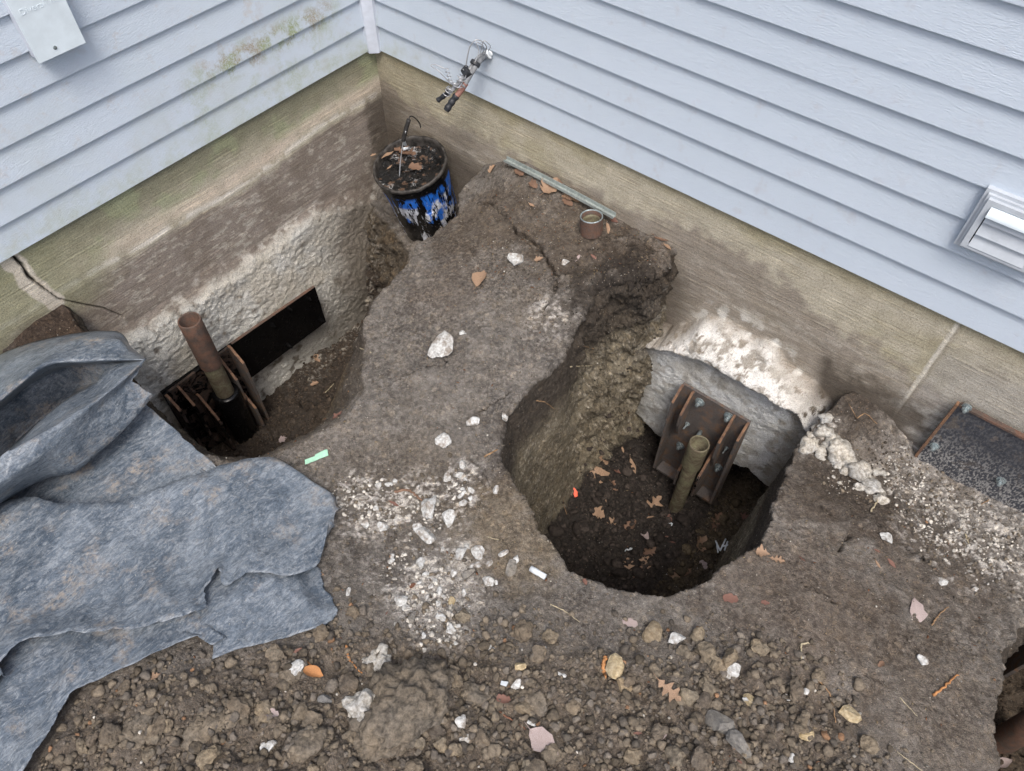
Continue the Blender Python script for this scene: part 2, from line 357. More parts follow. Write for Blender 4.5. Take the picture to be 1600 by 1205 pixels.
M = dict(
    soil=mat_soil(), conc=mat_concrete(), siding=mat_siding(), pail=mat_pail(), tar=mat_tar(), tarsteel=mat_tarred_steel(),
    mortlump=mat_clod('mortar_lump', (.19, .18, .16), (.46, .46, .445)), tarpool=mat_tarpool(), sheet=mat_sheet(), clods=mat_clodmix(), chalk=mat_chalk(),
    clod=mat_clod('soil_clod', (.085, .073, .060), (.175, .154, .126), objr=True), bigclod=mat_clod('clay_lump', (.070, .061, .050), (.175, .153, .125)),
    steel=mat_rusty('weathered_steel', (.125, .112, .105), (.20, .125, .08), .4), darksteel=mat_rusty('dark_plate_steel', (.045, .048, .058), (.10, .085, .072), .22, .15, .6, 16),
    rust=mat_rusty('cut_edge_rust', (.24, .135, .075), (.14, .085, .06), .6, .1, .75, 45), rustpipe=mat_rusty('rusty_pipe', (.10, .075, .062), (.155, .088, .062), .6, .2, .75, 30),
    zincpipe=mat_rusty('galvanised_pipe', (.20, .19, .12), (.12, .095, .065), .6, .2, .6, 24), zinc=mat_rusty('zinc_nut', (.33, .39, .40), (.18, .20, .20), .45, .5, .4, 90),
    trim=mat_plain('trim_vinyl', (.56, .60, .67), .5, 0, .05, 40, .0003), boxp=mat_plain('white_box_plastic', (.68, .76, .80), .5, 0, .05, 26, .0002),
    vent=mat_plain('vent_plastic', (.50, .54, .58), .45, 0, .06, 30, .0002), strip=mat_plain('grey_metal_strip', (.36, .40, .38), .45, .3, .2, 80, .0003),
    wire=mat_plain('aluminium_wire', (.50, .51, .53), .35, .6, .15, 90, .0002), tape=mat_plain('black_tape', (.022, .024, .028), .45, 0, .3, 60, .0012),
    redcable=mat_plain('faded_red_cable', (.24, .12, .095), .6, 0, .3, 60, .0005), greycable=mat_plain('grey_cable', (.22, .23, .24), .6, 0, .3, 60, .0005),
    handle=mat_plain('black_grip', (.03, .028, .027), .5, 0, .4, 60, .0006), rim=mat_plain('pail_rim_grime', (.050, .045, .040), .55, .1, .7, 45, .0025),
    green=mat_plain('mint_tape', (.33, .58, .42), .6, 0, .12, 60, .0003), orange=mat_plain('orange_plastic', (.85, .10, .03), .5, 0, .15, 60, .0003),
    twig=mat_plain('dry_twig', (.26, .165, .09), .85, 0, .35, 90, .0008), rootor=mat_plain('orange_root', (.40, .19, .075), .8, 0, .3, 90, .0008),
    paper=mat_plain('white_scrap', (.62, .66, .68), .6, 0, .12, 60, .0004), mort=mat_plain('mortar_crumb', (.30, .28, .25), .9, 0, .3, 60, .001),
    grass=mat_plain('dead_grass', (.42, .36, .24), .8, 0, .3, 90, .0003), bark=mat_plain('bark_piece', (.16, .075, .045), .8, 0, .45, 50, .0015),
    leaf_tan=mat_leaf('leaf_tan', (.21, .135, .085), (.35, .235, .155)), leaf_brown=mat_leaf('leaf_brown', (.12, .07, .045), (.22, .135, .09)),
    leaf_red=mat_leaf('leaf_red', (.11, .055, .042), (.20, .105, .078)), leaf_grey=mat_leaf('leaf_grey', (.27, .21, .195), (.38, .315, .295)),
)

# ================================================================== THE HOUSE: siding, corner post, foundation walls
house = empty('house', (0, 0, 0))
tag(house, 'house corner with pale blue grey lap siding above a stained concrete foundation', 'house')
LAP = 0.1016
def siding_profile():                           # (outward distance from the lip, height) of one course, lip first
    return [(0.0, 0.0), (-0.0125, 0.0), (-0.0125, -0.004), (-0.018, -0.004), (-0.018, LAP + .02), (-0.0135, LAP + .02),
            (-0.0130, LAP - 0.001), (-0.0003, 0.0030)]
def siding_mesh(length, horizontal_seed):
    bm = bmesh.new(); pr = siding_profile(); rnd = random.Random(horizontal_seed); n = 60; rings = []
    for i in range(n + 1):
        s = length * (i / n) ** 1.3; wv = 0.0009 * math.sin(s * 3.1 + rnd.random() * .3 + horizontal_seed) + rnd.uniform(-.0002, .0002)
        rings.append([bm.verts.new((s, -(o + (wv if k in (0, 7) else 0)), z + (wv * .6 if k in (0, 1, 7) else 0))) for k, (o, z) in enumerate(pr)])
    m = len(pr)
    for a, b in zip(rings[:-1], rings[1:]):
        for k in range(m): bm.faces.new((a[k], b[k], b[(k + 1) % m], a[(k + 1) % m]))
    bm.faces.new(rings[0]); bm.faces.new(rings[-1][::-1]); bmesh.ops.recalc_face_normals(bm, faces=bm.faces)
    me = bpy.data.meshes.new('siding_board'); bm.to_mesh(me); bm.free(); me.materials.append(M['siding']); return me
variants = [siding_mesh(9.0, k) for k in range(4)]
for me in variants: me.polygons.foreach_set('use_smooth', [False] * len(me.polygons))
for k in range(27):
    o = link_mesh('siding_board', variants[k % 4], None, house, False); o.location = (0.027, 0, LAP * k)      # right wall, runs along +x
    o = link_mesh('siding_board', variants[(k + 1) % 4], None, house, False)                                     # left wall, runs along -y
    # mirror by geometry: rotate so that local x runs along -y and outward (local -y) points to +x
    me2 = variants[(k + 1) % 4]
    o.rotation_euler = (0, 0, -PI / 2); o.location = (0, -0.027, LAP * k); o.scale = (1, -1, 1)
# inside corner post: a folded strip across the corner with two return lips
bm = bmesh.new()
prism(bm, [(0.004, -0.034, -.006), (0.008, -0.037, -.006), (0.037, -0.008, -.006), (0.034, -0.004, -.006), (0.034, .010, -.006), (-.010, .010, -.006), (-.010, -.034, -.006)], (0, 0, 2.8))
bm_obj('corner_trim', bm, M['trim'], house)
# eave soffit far above the picture closes the top of the walls
bm = bmesh.new(); box(bm, (4.5, 0.17, 2.80), (9.4, .36, .1)); box(bm, (-.18, -4.7, 2.80), (.36, 8.9, .1)); bm_obj('wall_top', bm, M['trim'], house)

def tri_split(V, F, A, L, mask_fn, iters=3):
    """split every long edge of a triangle soup (V verts, F tris, A per-vertex extras) at its middle"""
    for _ in range(iters):
        E = np.sort(np.concatenate([F[:, [0, 1]], F[:, [1, 2]], F[:, [2, 0]]]), 1)
        key = E[:, 0].astype(np.int64) * (len(V) + 1) + E[:, 1]
        uk, inv = np.unique(key, return_inverse=True)
        ua = uk // (len(V) + 1); ub = uk % (len(V) + 1)
        ln = np.linalg.norm(V[ua] - V[ub], axis=1); mid = (V[ua] + V[ub]) / 2
        m = (ln > L) & mask_fn(mid)
        if not m.any(): break
        idx = np.full(len(uk), -1, np.int64); idx[m] = len(V) + np.arange(m.sum())
        V = np.vstack([V, mid[m]]); A = np.vstack([A, (A[ua[m]] + A[ub[m]]) / 2])
        n = len(F); e = idx[inv]; e0, e1, e2 = e[:n], e[n:2 * n], e[2 * n:]
        code = (e0 >= 0) * 1 + (e1 >= 0) * 2 + (e2 >= 0) * 4; out = [F[code == 0]]
        def add(msk, *tris):
            if msk.any():
                for t in tris: out.append(np.stack([q[msk] for q in t], 1))
        a, b, c = F[:, 0], F[:, 1], F[:, 2]
        add(code == 1, (a, e0, c), (e0, b, c)); add(code == 2, (a, b, e1), (a, e1, c)); add(code == 4, (a, b, e2), (e2, b, c))
        add(code == 3, (a, e0, c), (e0, b, e1), (e0, e1, c)); add(code == 6, (a, b, e2), (b, e1, e2), (e1, c, e2))
        add(code == 5, (a, e0, e2), (e0, b, e2), (b, c, e2)); add(code == 7, (a, e0, e2), (e0, b, e1), (e2, e1, c), (e0, e1, e2))
        F = np.vstack(out)
    return V, F, A
def grid_tris(nx, ny):
    i = np.arange(nx - 1)[:, None] * ny + np.arange(ny - 1)[None]; i = i.ravel()
    q = np.stack([i, i + ny, i + ny + 1, i + 1], 1)
    return np.vstack([q[:, [0, 1, 2]], q[:, [0, 2, 3]]])
def vnormals(V, F):
    n = np.cross(V[F[:, 1]] - V[F[:, 0]], V[F[:, 2]] - V[F[:, 0]]); out = np.zeros_like(V)
    for k in range(3):
        for c in range(3): out[:, c] += np.bincount(F[:, k], weights=n[:, c], minlength=len(V))
    return out / (np.linalg.norm(out, axis=1)[:, None] + 1e-12)
def mixc(c, f, col):
    f = np.clip(f, 0, 1)[:, None]; return c * (1 - f) + np.array(col) * f

# --- foundation walls: s runs along the wall from the corner, o is the distance out of the wall
def spaced(stops):                              # [(from, to, step)...]
    out = []
    for a, b, h in stops: out.append(np.arange(a, b - 1e-9, h))
    out.append([stops[-1][1]]); return np.concatenate(out)
crack = np.array([(1.535, -.005), (1.538, -.06), (1.515, -.12), (1.50, -.17), (1.487, -.22), (1.475, -.262), (1.44, -.31), (1.40, -.37), (1.355, -.415), (1.33, -.455)])
if True:
    c_px = [(22, 402), (40, 418), (50, 436), (72, 453), (95, 470), (130, 478), (165, 484), (195, 497)]
    crack = np.array([(-at_left(a, b)[1], at_left(a, b)[2]) for a, b in c_px])
def wall_off(s, z, right):
    P = np.stack([s, z * 1.0, np.full_like(s, 3.0 if right else 9.0)], 1)
    if right:
        lip = np.interp(s, [1.30, 1.43, 1.56, 1.70, 1.90, 2.07, 2.2], [-.70, -.672, -.595, -.55, -.565, -.548, -.68]) + .014 * fbm(P, 22, 4, 3)
        top = np.interp(s, [1.3, 1.5, 1.62, 1.75, 1.9, 2.05, 2.2], [-.64, -.60, -.46, -.42, -.45, -.52, -.58]) + .04 * fbm(P, 9, 3, 8)
        win = ss(1.2, 1.4, s) * ss(2.35, 2.15, s)
        ramp = ss(0, 1, (top - z) / np.maximum(top - lip, .04)) * .130
        under = .090 + .012 * fbm(P, 6, 3, 2)
        off = np.where(z > lip, ramp, under + (.045) * np.exp(-(lip - z) / .02)) * win + (1 - win) * ss(-.6, -.75, z) * .08
        bot = .03 * fbm(P, 8, 3, 5) + np.interp(s, [1.3, 1.45, 1.58, 1.75, 2.0, 2.1], [-1.12, -1.12, -1.18, -1.16, -1.05, -1.09])
        off = off - ss(0, .03, bot - z) * .38
        rough = np.clip(ss(0, .06, top - z) * win + ss(-.62, -.75, z), 0, 1)
    else:
        top = -(np.interp(s, [.1, .22, .44, .8, 1.1, 1.37, 1.6, 2.4], [.66, .61, .545, .535, .526, .493, .46, .45])) + .045 * fbm(P, 7, 4, 4)
        rough = ss(-.01, .05, top - z)
        off = rough * (.026 + .012 * fbm(P, 4, 2, 6)) + ss(.04, 0, np.abs(z - top)) * .006
        lip = top; bot = np.full_like(s, -9.)
    return off, rough, top, lip, bot
def stain_band(P, f, a, b, seed, o=4): return ss(a, b, fbm(P, f, o, seed))
def build_foundation(right):
    if right:
        S = spaced([(-.03, .9, .009), (.9, 1.30, .006), (1.30, 2.30, .0048), (2.30, 3.25, .006), (3.25, 4, .05), (4, 9, .5)])
        Z = spaced([(-1.75, -1.3, .02), (-1.3, -.2, .0048), (-.2, .02, .0075)])
    else:
        S = spaced([(-.03, .1, .01), (.1, 1.75, .0048), (1.75, 2.4, .02), (2.4, 9, .5)])
        Z = spaced([(-1.6, -1.32, .02), (-1.32, -.2, .0048), (-.2, .02, .0065)])
    ss_, zz = np.meshgrid(S, Z, indexing='ij'); s = ss_.ravel(); z = zz.ravel()
    off, rough, top, lip, bot = wall_off(s, z, right)
    P = np.stack([s, z, off + (5 if right else 0)], 1); F = grid_tris(len(S), len(Z)); A = np.zeros((len(s), 1))
    V, F, A = tri_split(np.stack([s, off, z], 1), F, A, .011, lambda m: (m[:, 0] < 3.2) & (m[:, 2] > -1.4) & (m[:, 0] > 0), 2)
    s, off, z = V.T.copy(); _, rough, top, lip, bot = wall_off(s, z, right)
    P = np.stack([s, z, off + (5 if right else 0)], 1)
    r1 = fbm(P, 16, 5, 21, .55, True); r2 = fbm(P, 70, 4, 22, .55); r3 = fbm(P * [1, 1.9, 1], 33, 4, 23, .55, True)
    trow = fbm(P * [3, 26, 1], 1.0, 3, 31)
    soft = np.where((z < lip) & right & (s > 1.35) & (s < 2.3), .42, 1.0) if right else 1.0
    off = off + rough * soft * ((.011 if right else .0022) * r1 + (.0 if right else .0045) * fbm(P, 20, 6, 27, .68) + .0055 * r2 + (.006 if right else .0018) * r3) + (1 - rough) * (.0012 * trow + .0011 * r2)
    # colours
    tan = np.array((.47, .435, .35)); n1 = fbm(P, 5, 4, 41); n2 = fbm(P, 28, 4, 42); n3 = fbm(P, 3, 3, 43)
    C = np.tile(tan, (len(s), 1)) * (1 + .12 * n2)[:, None]
    if right:
        C = mixc(C, ss(.05, -.06, z + .06 * n1 + .0) * .0 + ss(-.075, -.0, z + .03 * n1) * .6, (.26, .23, .13))       # damp olive edge below the siding
        C = mixc(C, ss(1.0, .1, s + .3 * n1) * .5, (.28, .25, .155))
        C = mixc(C, stain_band(P, 6, .1, .5, 44) * .5, (.33, .30, .19))
        soil = np.interp(s, [0, .15, .4, .7, 1.2, 1.5, 1.8, 2.2, 2.6, 3.2], [-.13, -.17, -.19, -.20, -.19, -.12, -.17, -.25, -.30, -.3])
        C = mixc(C, ss(.03, -.04, z - soil + .06 * n1 + .02 * n2 * 2.5) * .8, (.255, .222, .19))
        C = mixc(C, ss(.0, .35, fbm(P * [1, 3.5, 1], 17, 5, 45, .65)) * ss(-.15, -.3, z) * .6, (.42, .39, .34))
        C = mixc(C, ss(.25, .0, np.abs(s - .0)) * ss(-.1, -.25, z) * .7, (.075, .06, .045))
        C = mixc(C, ss(2.33, 2.36, s) * ss(-.05, -.16, z) * .6, (.36, .345, .325))
        C = mixc(C, ss(2.34, 2.5, s + .2 * n1) * ss(.02, .3, n2 + .3 * n1 + ss(-.3, -.5, z) * .45) * ss(-.22, -.4, z) * .8, (.46, .45, .42))
        C = mixc(C, ss(.010, .003, np.abs(s - 2.335 - .003 * n2)) * ss(.0, -.03, z) * ss(-.6, -.3, z) * .95, (.66, .63, .56))
        C = mixc(C, ss(.006, .001, np.abs(s - 2.344 - .003 * n2)) * .6, (.17, .15, .12))
        off += ss(.007, .002, np.abs(s - 2.335 - .003 * n2)) * .003
        # dark crumbs of soil still sticking to the wall right of the pit
        C = mixc(C, ss(-.30, -.42, z + .05 * n1 + .05 * n2) * ss(2.0, 2.10, s + .1 * n1) * ss(2.50, 2.36, s + .1 * n2) * .9, (.085, .07, .055))
        C = mixc(C, ss(-.28, -.40, z + .04 * n1) * ss(1.6, 1.46, s + .1 * n1) * .75, (.10, .083, .066))
        wh = rough * ss(-.05, .02, z - lip + .01 * n2)
        C = mixc(C, wh * ss(-.03, .06, n2 + .35 * r1 + .45 * r2 + .22), (.82, .81, .78))
        C = mixc(C, ss(.10, .0, z - top) * ss(-.01, .015, z - top + .02) * ss(.08, .4, n2 + .25 * n1) * ss(1.5, 1.65, s) * ss(2.1, 1.95, s) * .9, (.66, .65, .61))
        C = mixc(C, wh * ss(.08, .22, fbm(P, 20, 5, 47, .7)) * .75, (.27, .235, .185))
        fc = ss(.0, -.015, z - lip) * ss(1.2, 1.35, s)
        C = mixc(C, fc, (.62, .64, .645)); C = mixc(C, fc * ss(-.1, .4, n1) * .5, (.50, .47, .40)); C = mixc(C, fc * ss(.05, .3, n2) * .6, (.36, .34, .30))
        C = mixc(C, fc * ss(.05, .0, lip - z) * .8, (.30, .24, .17))
        C = mixc(C, fc * ss(1.55, 1.43, s + .06 * n2) * .7, (.22, .19, .13)); C = mixc(C, fc * ss(2.02, 2.1, s + .05 * n2) * .7, (.25, .21, .15))
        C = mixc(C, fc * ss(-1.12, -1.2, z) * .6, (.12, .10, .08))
    else:
        C = mixc(C, ss(-.17, -.05, z + .04 * n1 + .02 * n2) * .85, (.205, .205, .14))
        C = mixc(C, ss(.05, .35, n1 + .3 * n2) * ss(-.26, -.1, z) * .55, (.33, .37, .23))
        band = -np.interp(s, [0, .3, .6, .9, 1.3, 1.6, 2], [.17, .16, .19, .20, .18, .17, .17]) + .02 * n1
        C = mixc(C, ss(.055, .0, np.abs(z - band)) * ss(1.6, .9, s + .2 * n1) * (.75 + .3 * n2), (.66, .57, .48))
        C = mixc(C, ss(.02, .0, np.abs(z - band + .035)) * ss(-.05, .2, n2 + .25) * .75, (.74, .71, .66))
        C = mixc(C, ss(.0, -.03, z - band + .045 + .02 * n2), (.27, .235, .205))
        lowl = ss(.0, -.03, z - band + .045)
        C = mixc(C, lowl * ss(.08, .22, fbm(P * [1, 2.2, 1], 30, 5, 48, .7)) * .8, (.44, .41, .36)); C = mixc(C, lowl * ss(0, .4, n1) * .5, (.175, .142, .115))
        gr = ss(1.2, 1.5, s + .12 * n1) * ss(-.36, -.22, z + .05 * n1); C = mixc(C, gr * .75, (.27, .27, .17))
        wz = rough
        white = ss(.30, .62, s + .10 * n1) * ss(1.62, 1.5, s + .04 * n1)
        C = mixc(C, wz, (.24, .215, .18)); C = mixc(C, wz * white * ss(-.45, .1, n2 + .3 * r1 + .35 * n1 + .12), (.74, .74, .70))
        C = mixc(C, wz * white * ss(.0, .4, n1) * .55, (.50, .45, .36))
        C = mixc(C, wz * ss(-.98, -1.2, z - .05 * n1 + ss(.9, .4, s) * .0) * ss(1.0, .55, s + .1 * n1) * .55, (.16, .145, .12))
        C = mixc(C, ss(.06, .0, np.abs(z - top)) * ss(.05, .35, n2) * .8, (.60, .58, .53))
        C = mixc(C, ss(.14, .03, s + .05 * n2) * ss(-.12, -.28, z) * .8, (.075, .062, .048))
        d = line_d(np.stack([s, z], 1), crack); wdt = np.interp(s, sorted(crack[:, 0]), np.array([.0008, .0008, .001, .0012, .0018, .0035, .0045, .003]))
        d = d + .002 * n2
        C = mixc(C, ss(.034, .026, line_d(np.stack([s, z], 1), crack[:5] + [-.0, -.0] + np.array([[.012, -.004]])) + .008 * n2) * .85, (.60, .55, .48))
        off = off - ss(wdt + .003, wdt * .4, d) * (.004 + 5 * wdt); C = mixc(C, ss(wdt + .0025, wdt * .5, d), (.03, .026, .02))
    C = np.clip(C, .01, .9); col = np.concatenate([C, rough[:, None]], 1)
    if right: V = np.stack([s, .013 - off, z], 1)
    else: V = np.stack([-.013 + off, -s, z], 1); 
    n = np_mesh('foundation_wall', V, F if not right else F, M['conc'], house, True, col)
    tag(n, 'right foundation wall with a broken white ledge above the square pit' if right else 'left foundation wall with a jagged crack and rough white lower part')
    return V, F
FR = build_foundation(True); FL = build_foundation(False)

# ================================================================== THE GROUND
CP = [(745, 277, -.335), (722, 320, -.365), (765, 300, -.30), (660, 385, -.385), (790, 340, -.30), (800, 262, -.215), (950, 340, -.235), (1060, 405, -.26), (700, 400, -.36), (650, 500, -.38), (620, 600, -.40), (750, 500, -.335),
      (850, 450, -.29), (900, 400, -.27), (800, 600, -.36), (600, 700, -.42), (750, 700, -.39), (450, 740, -.42), (650, 850, -.43), (850, 900, -.42),
      (1050, 950, -.42), (1250, 900, -.43), (1350, 800, -.48), (1290, 705, -.555), (1300, 592, -.455), (1345, 612, -.46), (1270, 640, -.50), (1400, 700, -.545), (1480, 800, -.56), (1570, 800, -.55), (1580, 900, -.53),
      (1450, 1000, -.46), (1300, 1100, -.40), (1100, 1100, -.36), (900, 1100, -.335), (700, 1150, -.30), (500, 1100, -.30), (300, 1150, -.27), (1500, 1190, -.43),
      (100, 1100, -.30), (40, 515, -.265), (-40, 545, -.26), (100, 502, -.285), (150, 525, -.31), (0, 700, -.50), (70, 640, -.50), (130, 560, -.34), (240, 800, -.39), (400, 850, -.39), (1550, 1250, -.44), (800, 1450, -.26), (200, 1450, -.24)]
cp = np.array([at(*c) for c in CP]); cp = np.vstack([cp, [(0.3, .3, -.3), (1.2, .3, -.25), (2.36, .2, -.53), (2.12, .02, -.50), (2.2, .0, -.455), (2.29, .0, -.475), (3.0, .2, -.56), (3.6, -.4, -.5), (3.6, -2, -.4), (-.4, -2.2, -.28), (-.3, -1.0, -.33), (0, -3.2, -.28), (2.4, -3.2, -.3)]])
def tps_k(r2): return .5 * r2 * np.log(r2 + 1e-9)
_K = tps_k(((cp[:, None, :2] - cp[None, :, :2]) ** 2).sum(2)) + np.eye(len(cp)) * 2e-3
_Pm = np.c_[np.ones(len(cp)), cp[:, :2]]
_A = np.block([[_K, _Pm], [_Pm.T, np.zeros((3, 3))]]); _w = np.linalg.solve(_A, np.r_[cp[:, 2], 0, 0, 0])
def surf(XY):
    out = np.zeros(len(XY))
    for i in range(0, len(XY), 60000):
        q = XY[i:i + 60000]; k = tps_k(((q[:, None] - cp[None, :, :2]) ** 2).sum(2)); out[i:i + 60000] = k @ _w[:-3] + _w[-3] + q @ _w[-2:]
    edge = ss(0, 1.2, np.maximum.reduce([q0 for q0 in (-.5 - XY[:, 0], XY[:, 0] - 3.8, -3.3 - XY[:, 1], XY[:, 1] - .5)]))
    return np.where(edge > 0, out * (1 - edge), out) + np.where(edge > 0, edge * -.42, 0)
_rp = [tuple(at(*q)[:2]) for q in [(740, 276, -.34), (718, 303, -.36), (714, 338, -.372), (690, 358, -.38), (655, 382, -.39), (638, 412, -.39), (606, 446, -.39)]]
rimA = [(-.3, -.12), (.12, -.2), (.30, -.26), _rp[4], _rp[5], _rp[6], (.655, -.68), (.71, -.80), (.83, -.93), (.935, -1.03), (.95, -1.18), (.90, -1.40), (.85, -1.50), (.69, -1.57), (.46, -1.56), (.2, -1.53), (0, -1.49), (-.3, -1.48)]
floorA = [(-.2, -.30), (.12, -.34), (.30, -.55), (.42, -.85), (.50, -1.12), (.44, -1.36), (.22, -1.41), (-.2, -1.41)]
rimP = [(-.3, .25), (_rp[0][0] + .03, .25)] + _rp + [(_rp[-1][0] - .1, -.9), (-.3, -.9)]
floorP = [(-.3, .25), (_rp[0][0] - .01, .25)] + [(a - .035, b + .012) for a, b in _rp] + [(_rp[-1][0] - .14, -.85), (-.3, -.85)]
rimB = [(1.455, .4), (1.455, .03), (1.42, -.12), (1.33, -.25), (1.325, -.40), (1.385, -.56), (1.37, -.72), (1.37, -.84), (1.45, -.98), (1.60, -1.055), (1.70, -1.085), (1.83, -1.125), (1.95, -1.10), (2.08, -1.02), (2.16, -.88), (2.215, -.70), (2.18, -.5), (2.14, -.3), (2.14, -.12), (2.20, .03), (2.2, .4)]
floorB = [(1.50, .3), (1.495, -.02), (1.455, -.18), (1.44, -.38), (1.465, -.65), (1.50, -.85), (1.66, -.98), (1.85, -1.03), (2.0, -.97), (2.09, -.8), (2.11, -.55), (2.085, -.3), (2.09, -.1), (2.12, .3)]
rimC = [(2.985, .3), (2.965, -.02), (2.94, -.25), (2.885, -.45), (2.875, -.62), (2.90, -.80), (2.98, -.98), (3.2, -1.15), (3.6, -1.1), (3.75, -.6), (3.7, .3)]
floorC = [(3.02, .25), (3.01, -.2), (3.0, -.5), (3.05, -.75), (3.25, -.95), (3.5, -.9), (3.62, -.5), (3.6, .25)]
cracks = [[(762, 305), (785, 325), (805, 355), (835, 378), (852, 398), (872, 432)], [(1285, 785), (1300, 800)], [(1375, 815), (1410, 838), (1445, 865), (1475, 885)], [(1328, 835), (1322, 850), (1310, 862)],
          [(1235, 905), (1262, 930), (1300, 950)], [(740, 300), (762, 305)], [(700, 590), (650, 600), (620, 615)], [(800, 640), (770, 655), (745, 670)], [(872, 432), (865, 460), (850, 480)]]
ckw = [.0048, .0028, .0025, .003, .002, .0028, .0014, .0018, .0018]
def cz(q): return at(q[0], q[1], -.28 if q[0] < 900 and q[1] < 500 else -.46)[:2]
def jag(c, k):
    p = catmull([tuple(q) for q in c], 5 * len(c)); rs = np.random.RandomState(k); p[1:-1] += rs.uniform(-1, 1, p[1:-1].shape) * .006; return p
cracks = [jag([cz(q) for q in c], k) for k, c in enumerate(cracks)]
heap_px = [(-900, 1900), (40, 1230), (150, 1090), (330, 1040), (500, 985), (600, 985), (700, 985), (860, 1010), (980, 1015), (1100, 1040), (1220, 1010), (1310, 1060), (1350, 1130), (1420, 1230), (1800, 1900)]
heap = np.array([at(a, b, -.34)[:2] for a, b in heap_px])
def lerp_pit(h, XY, rim, flo, fz, pw=1.0, noise=None):
    dr = poly_sd(XY, rim) + (noise if noise is not None else 0); df = -poly_sd(XY, flo)
    t = np.where(dr <= 0, 0, np.where(df <= 0, 1, dr / (dr + np.maximum(df, 0) + 1e-9)))
    u = np.clip(t, 0, 1) ** pw; u = .75 * u + .25 * ss(0, 1, u)
    return h * (1 - u) + fz * u, u
gx = spaced([(-60, -10, 10), (-10, -1, 1), (-1, -.35, .05), (-.35, 3.45, .0054), (3.45, 4.2, .05), (4.2, 12, .8), (12, 60, 8)])
gy = spaced([(-60, -12, 8), (-12, -3.4, .8), (-3.4, -2.62, .04), (-2.62, .16, .0054), (.16, .6, .04), (.6, 6, .6), (6, 60, 9)])
X2, Y2 = np.meshgrid(gx, gy, indexing='ij'); XY = np.stack([X2.ravel(), Y2.ravel()], 1)
P3 = np.c_[XY, np.zeros(len(XY))]; wob = .022 * fbm(P3, 7, 3, 50) + .009 * fbm(P3, 26, 3, 51)
S0 = surf(XY) + .010 * fbm(P3, 5, 3, 52)
hp = ss(-.03, .08, poly_sd(XY, heap) + wob * 1.5); S0 = S0 + hp * (.028 * fbm(P3, 9, 3, 53, .5) + .014 * fbm(P3, 24, 3, 54))
h, uP = lerp_pit(S0, XY, rimP, floorP, -.665, 1, wob * .5)
h, uA = lerp_pit(h, XY, rimA, floorA, -1.30 + .30 * np.clip(XY[:, 0], 0, 1) + .03 * fbm(P3, 9, 3, 55), 1, wob * .6)
h, uB = lerp_pit(h, XY, rimB, floorB, -1.365 + .035 * fbm(P3, 8, 3, 56) + .09 * ss(1.62, 1.42, XY[:, 0]) + .06 * ss(-.75, -1.0, XY[:, 1]) , .85, wob * .5)
h, uC = lerp_pit(h, XY, rimC, floorC, -1.18 + .03 * fbm(P3, 9, 3, 57), 1, wob * .6)
for ck, wd in zip(cracks, ckw):
    d = line_d(XY, ck) + .05 * wob; h = h - ss(wd * 1.6, wd * .3, d) * (wd * 5 + .004)
Aext = np.stack([S0, uP, uA, uB, uC, hp], 1)
V = np.c_[XY, h]; F = grid_tris(len(gx), len(gy))
core = lambda m: (m[:, 0] > -.2) & (m[:, 0] < 3.4) & (m[:, 1] > -2.6) & (m[:, 1] < .15)
V, F, Aext = tri_split(V, F, Aext, .0125, core, 5)
S0, uP, uA, uB, uC, hp = Aext.T
NR = vnormals(V, F); steep = ss(.85, .4, NR[:, 2]); cm = core(V)
pit = np.clip(uP + uA + uB + uC, 0, 1); floor_ = ss(.96, 1.0, pit)
Vp = V.copy()
n_lo = np.zeros(len(V)); n_mid = n_lo.copy(); n_hi = n_lo.copy(); n_rg = n_lo.copy(); n_c = n_lo.copy()
ci = np.where(cm)[0]; Q = V[ci]
n_lo[ci] = fbm(Q, 6, 3, 60); n_mid[ci] = fbm(Q, 24, 4, 61, .55); n_hi[ci] = fbm(Q, 85, 3, 62, .6); n_rg[ci] = fbm(Q, 13, 4, 63, .55, True)
n_c[ci] = fbm(Q, 3.2, 3, 64)
rightgr = ss(2.05, 2.4, V[:, 0]) * ss(-1.1, -.5, V[:, 1])
bank = ss(.30, .12, np.hypot(V[:, 0] - 1.37, (V[:, 1] + .20) * .8))
rgh = .55 + 1.2 * hp + .7 * steep + .8 * floor_ + .7 * rightgr + 1.5 * bank
disp = rgh * (.0045 * n_mid + .0026 * n_hi) + steep * (.018 * n_lo + .016 * n_rg) * (1 - .72 * (uB > .02) * (1 - bank)) + floor_ * (.020 * n_rg + .016 * n_mid) + rightgr * .012 * n_rg + bank * (.03 * n_rg + .02 * n_lo) + hp * .010 * n_rg
V = V + NR * disp[:, None]
# colours of the soil, zone by zone
C = np.tile(np.array((.172, .162, .150)), (len(V), 1)); C *= (1 + .34 * n_mid + .22 * n_hi)[:, None]
C = mixc(C, ss(-.1, .4, n_c) * .4, (.228, .208, .186))
C = mixc(C, hp * .75, (.145, .122, .098))
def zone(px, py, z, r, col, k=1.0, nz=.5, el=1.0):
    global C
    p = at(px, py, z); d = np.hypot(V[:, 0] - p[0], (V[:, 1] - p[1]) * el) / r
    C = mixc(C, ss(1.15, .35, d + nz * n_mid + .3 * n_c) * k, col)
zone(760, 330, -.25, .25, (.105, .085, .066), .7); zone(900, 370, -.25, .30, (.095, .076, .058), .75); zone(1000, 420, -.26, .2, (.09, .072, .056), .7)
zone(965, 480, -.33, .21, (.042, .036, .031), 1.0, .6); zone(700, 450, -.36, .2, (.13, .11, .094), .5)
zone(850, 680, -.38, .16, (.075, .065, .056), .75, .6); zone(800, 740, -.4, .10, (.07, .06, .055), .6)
zone(800, 830, -.42, .2, (.20, .165, .115), .6); zone(620, 740, -.42, .2, (.17, .15, .125), .5)
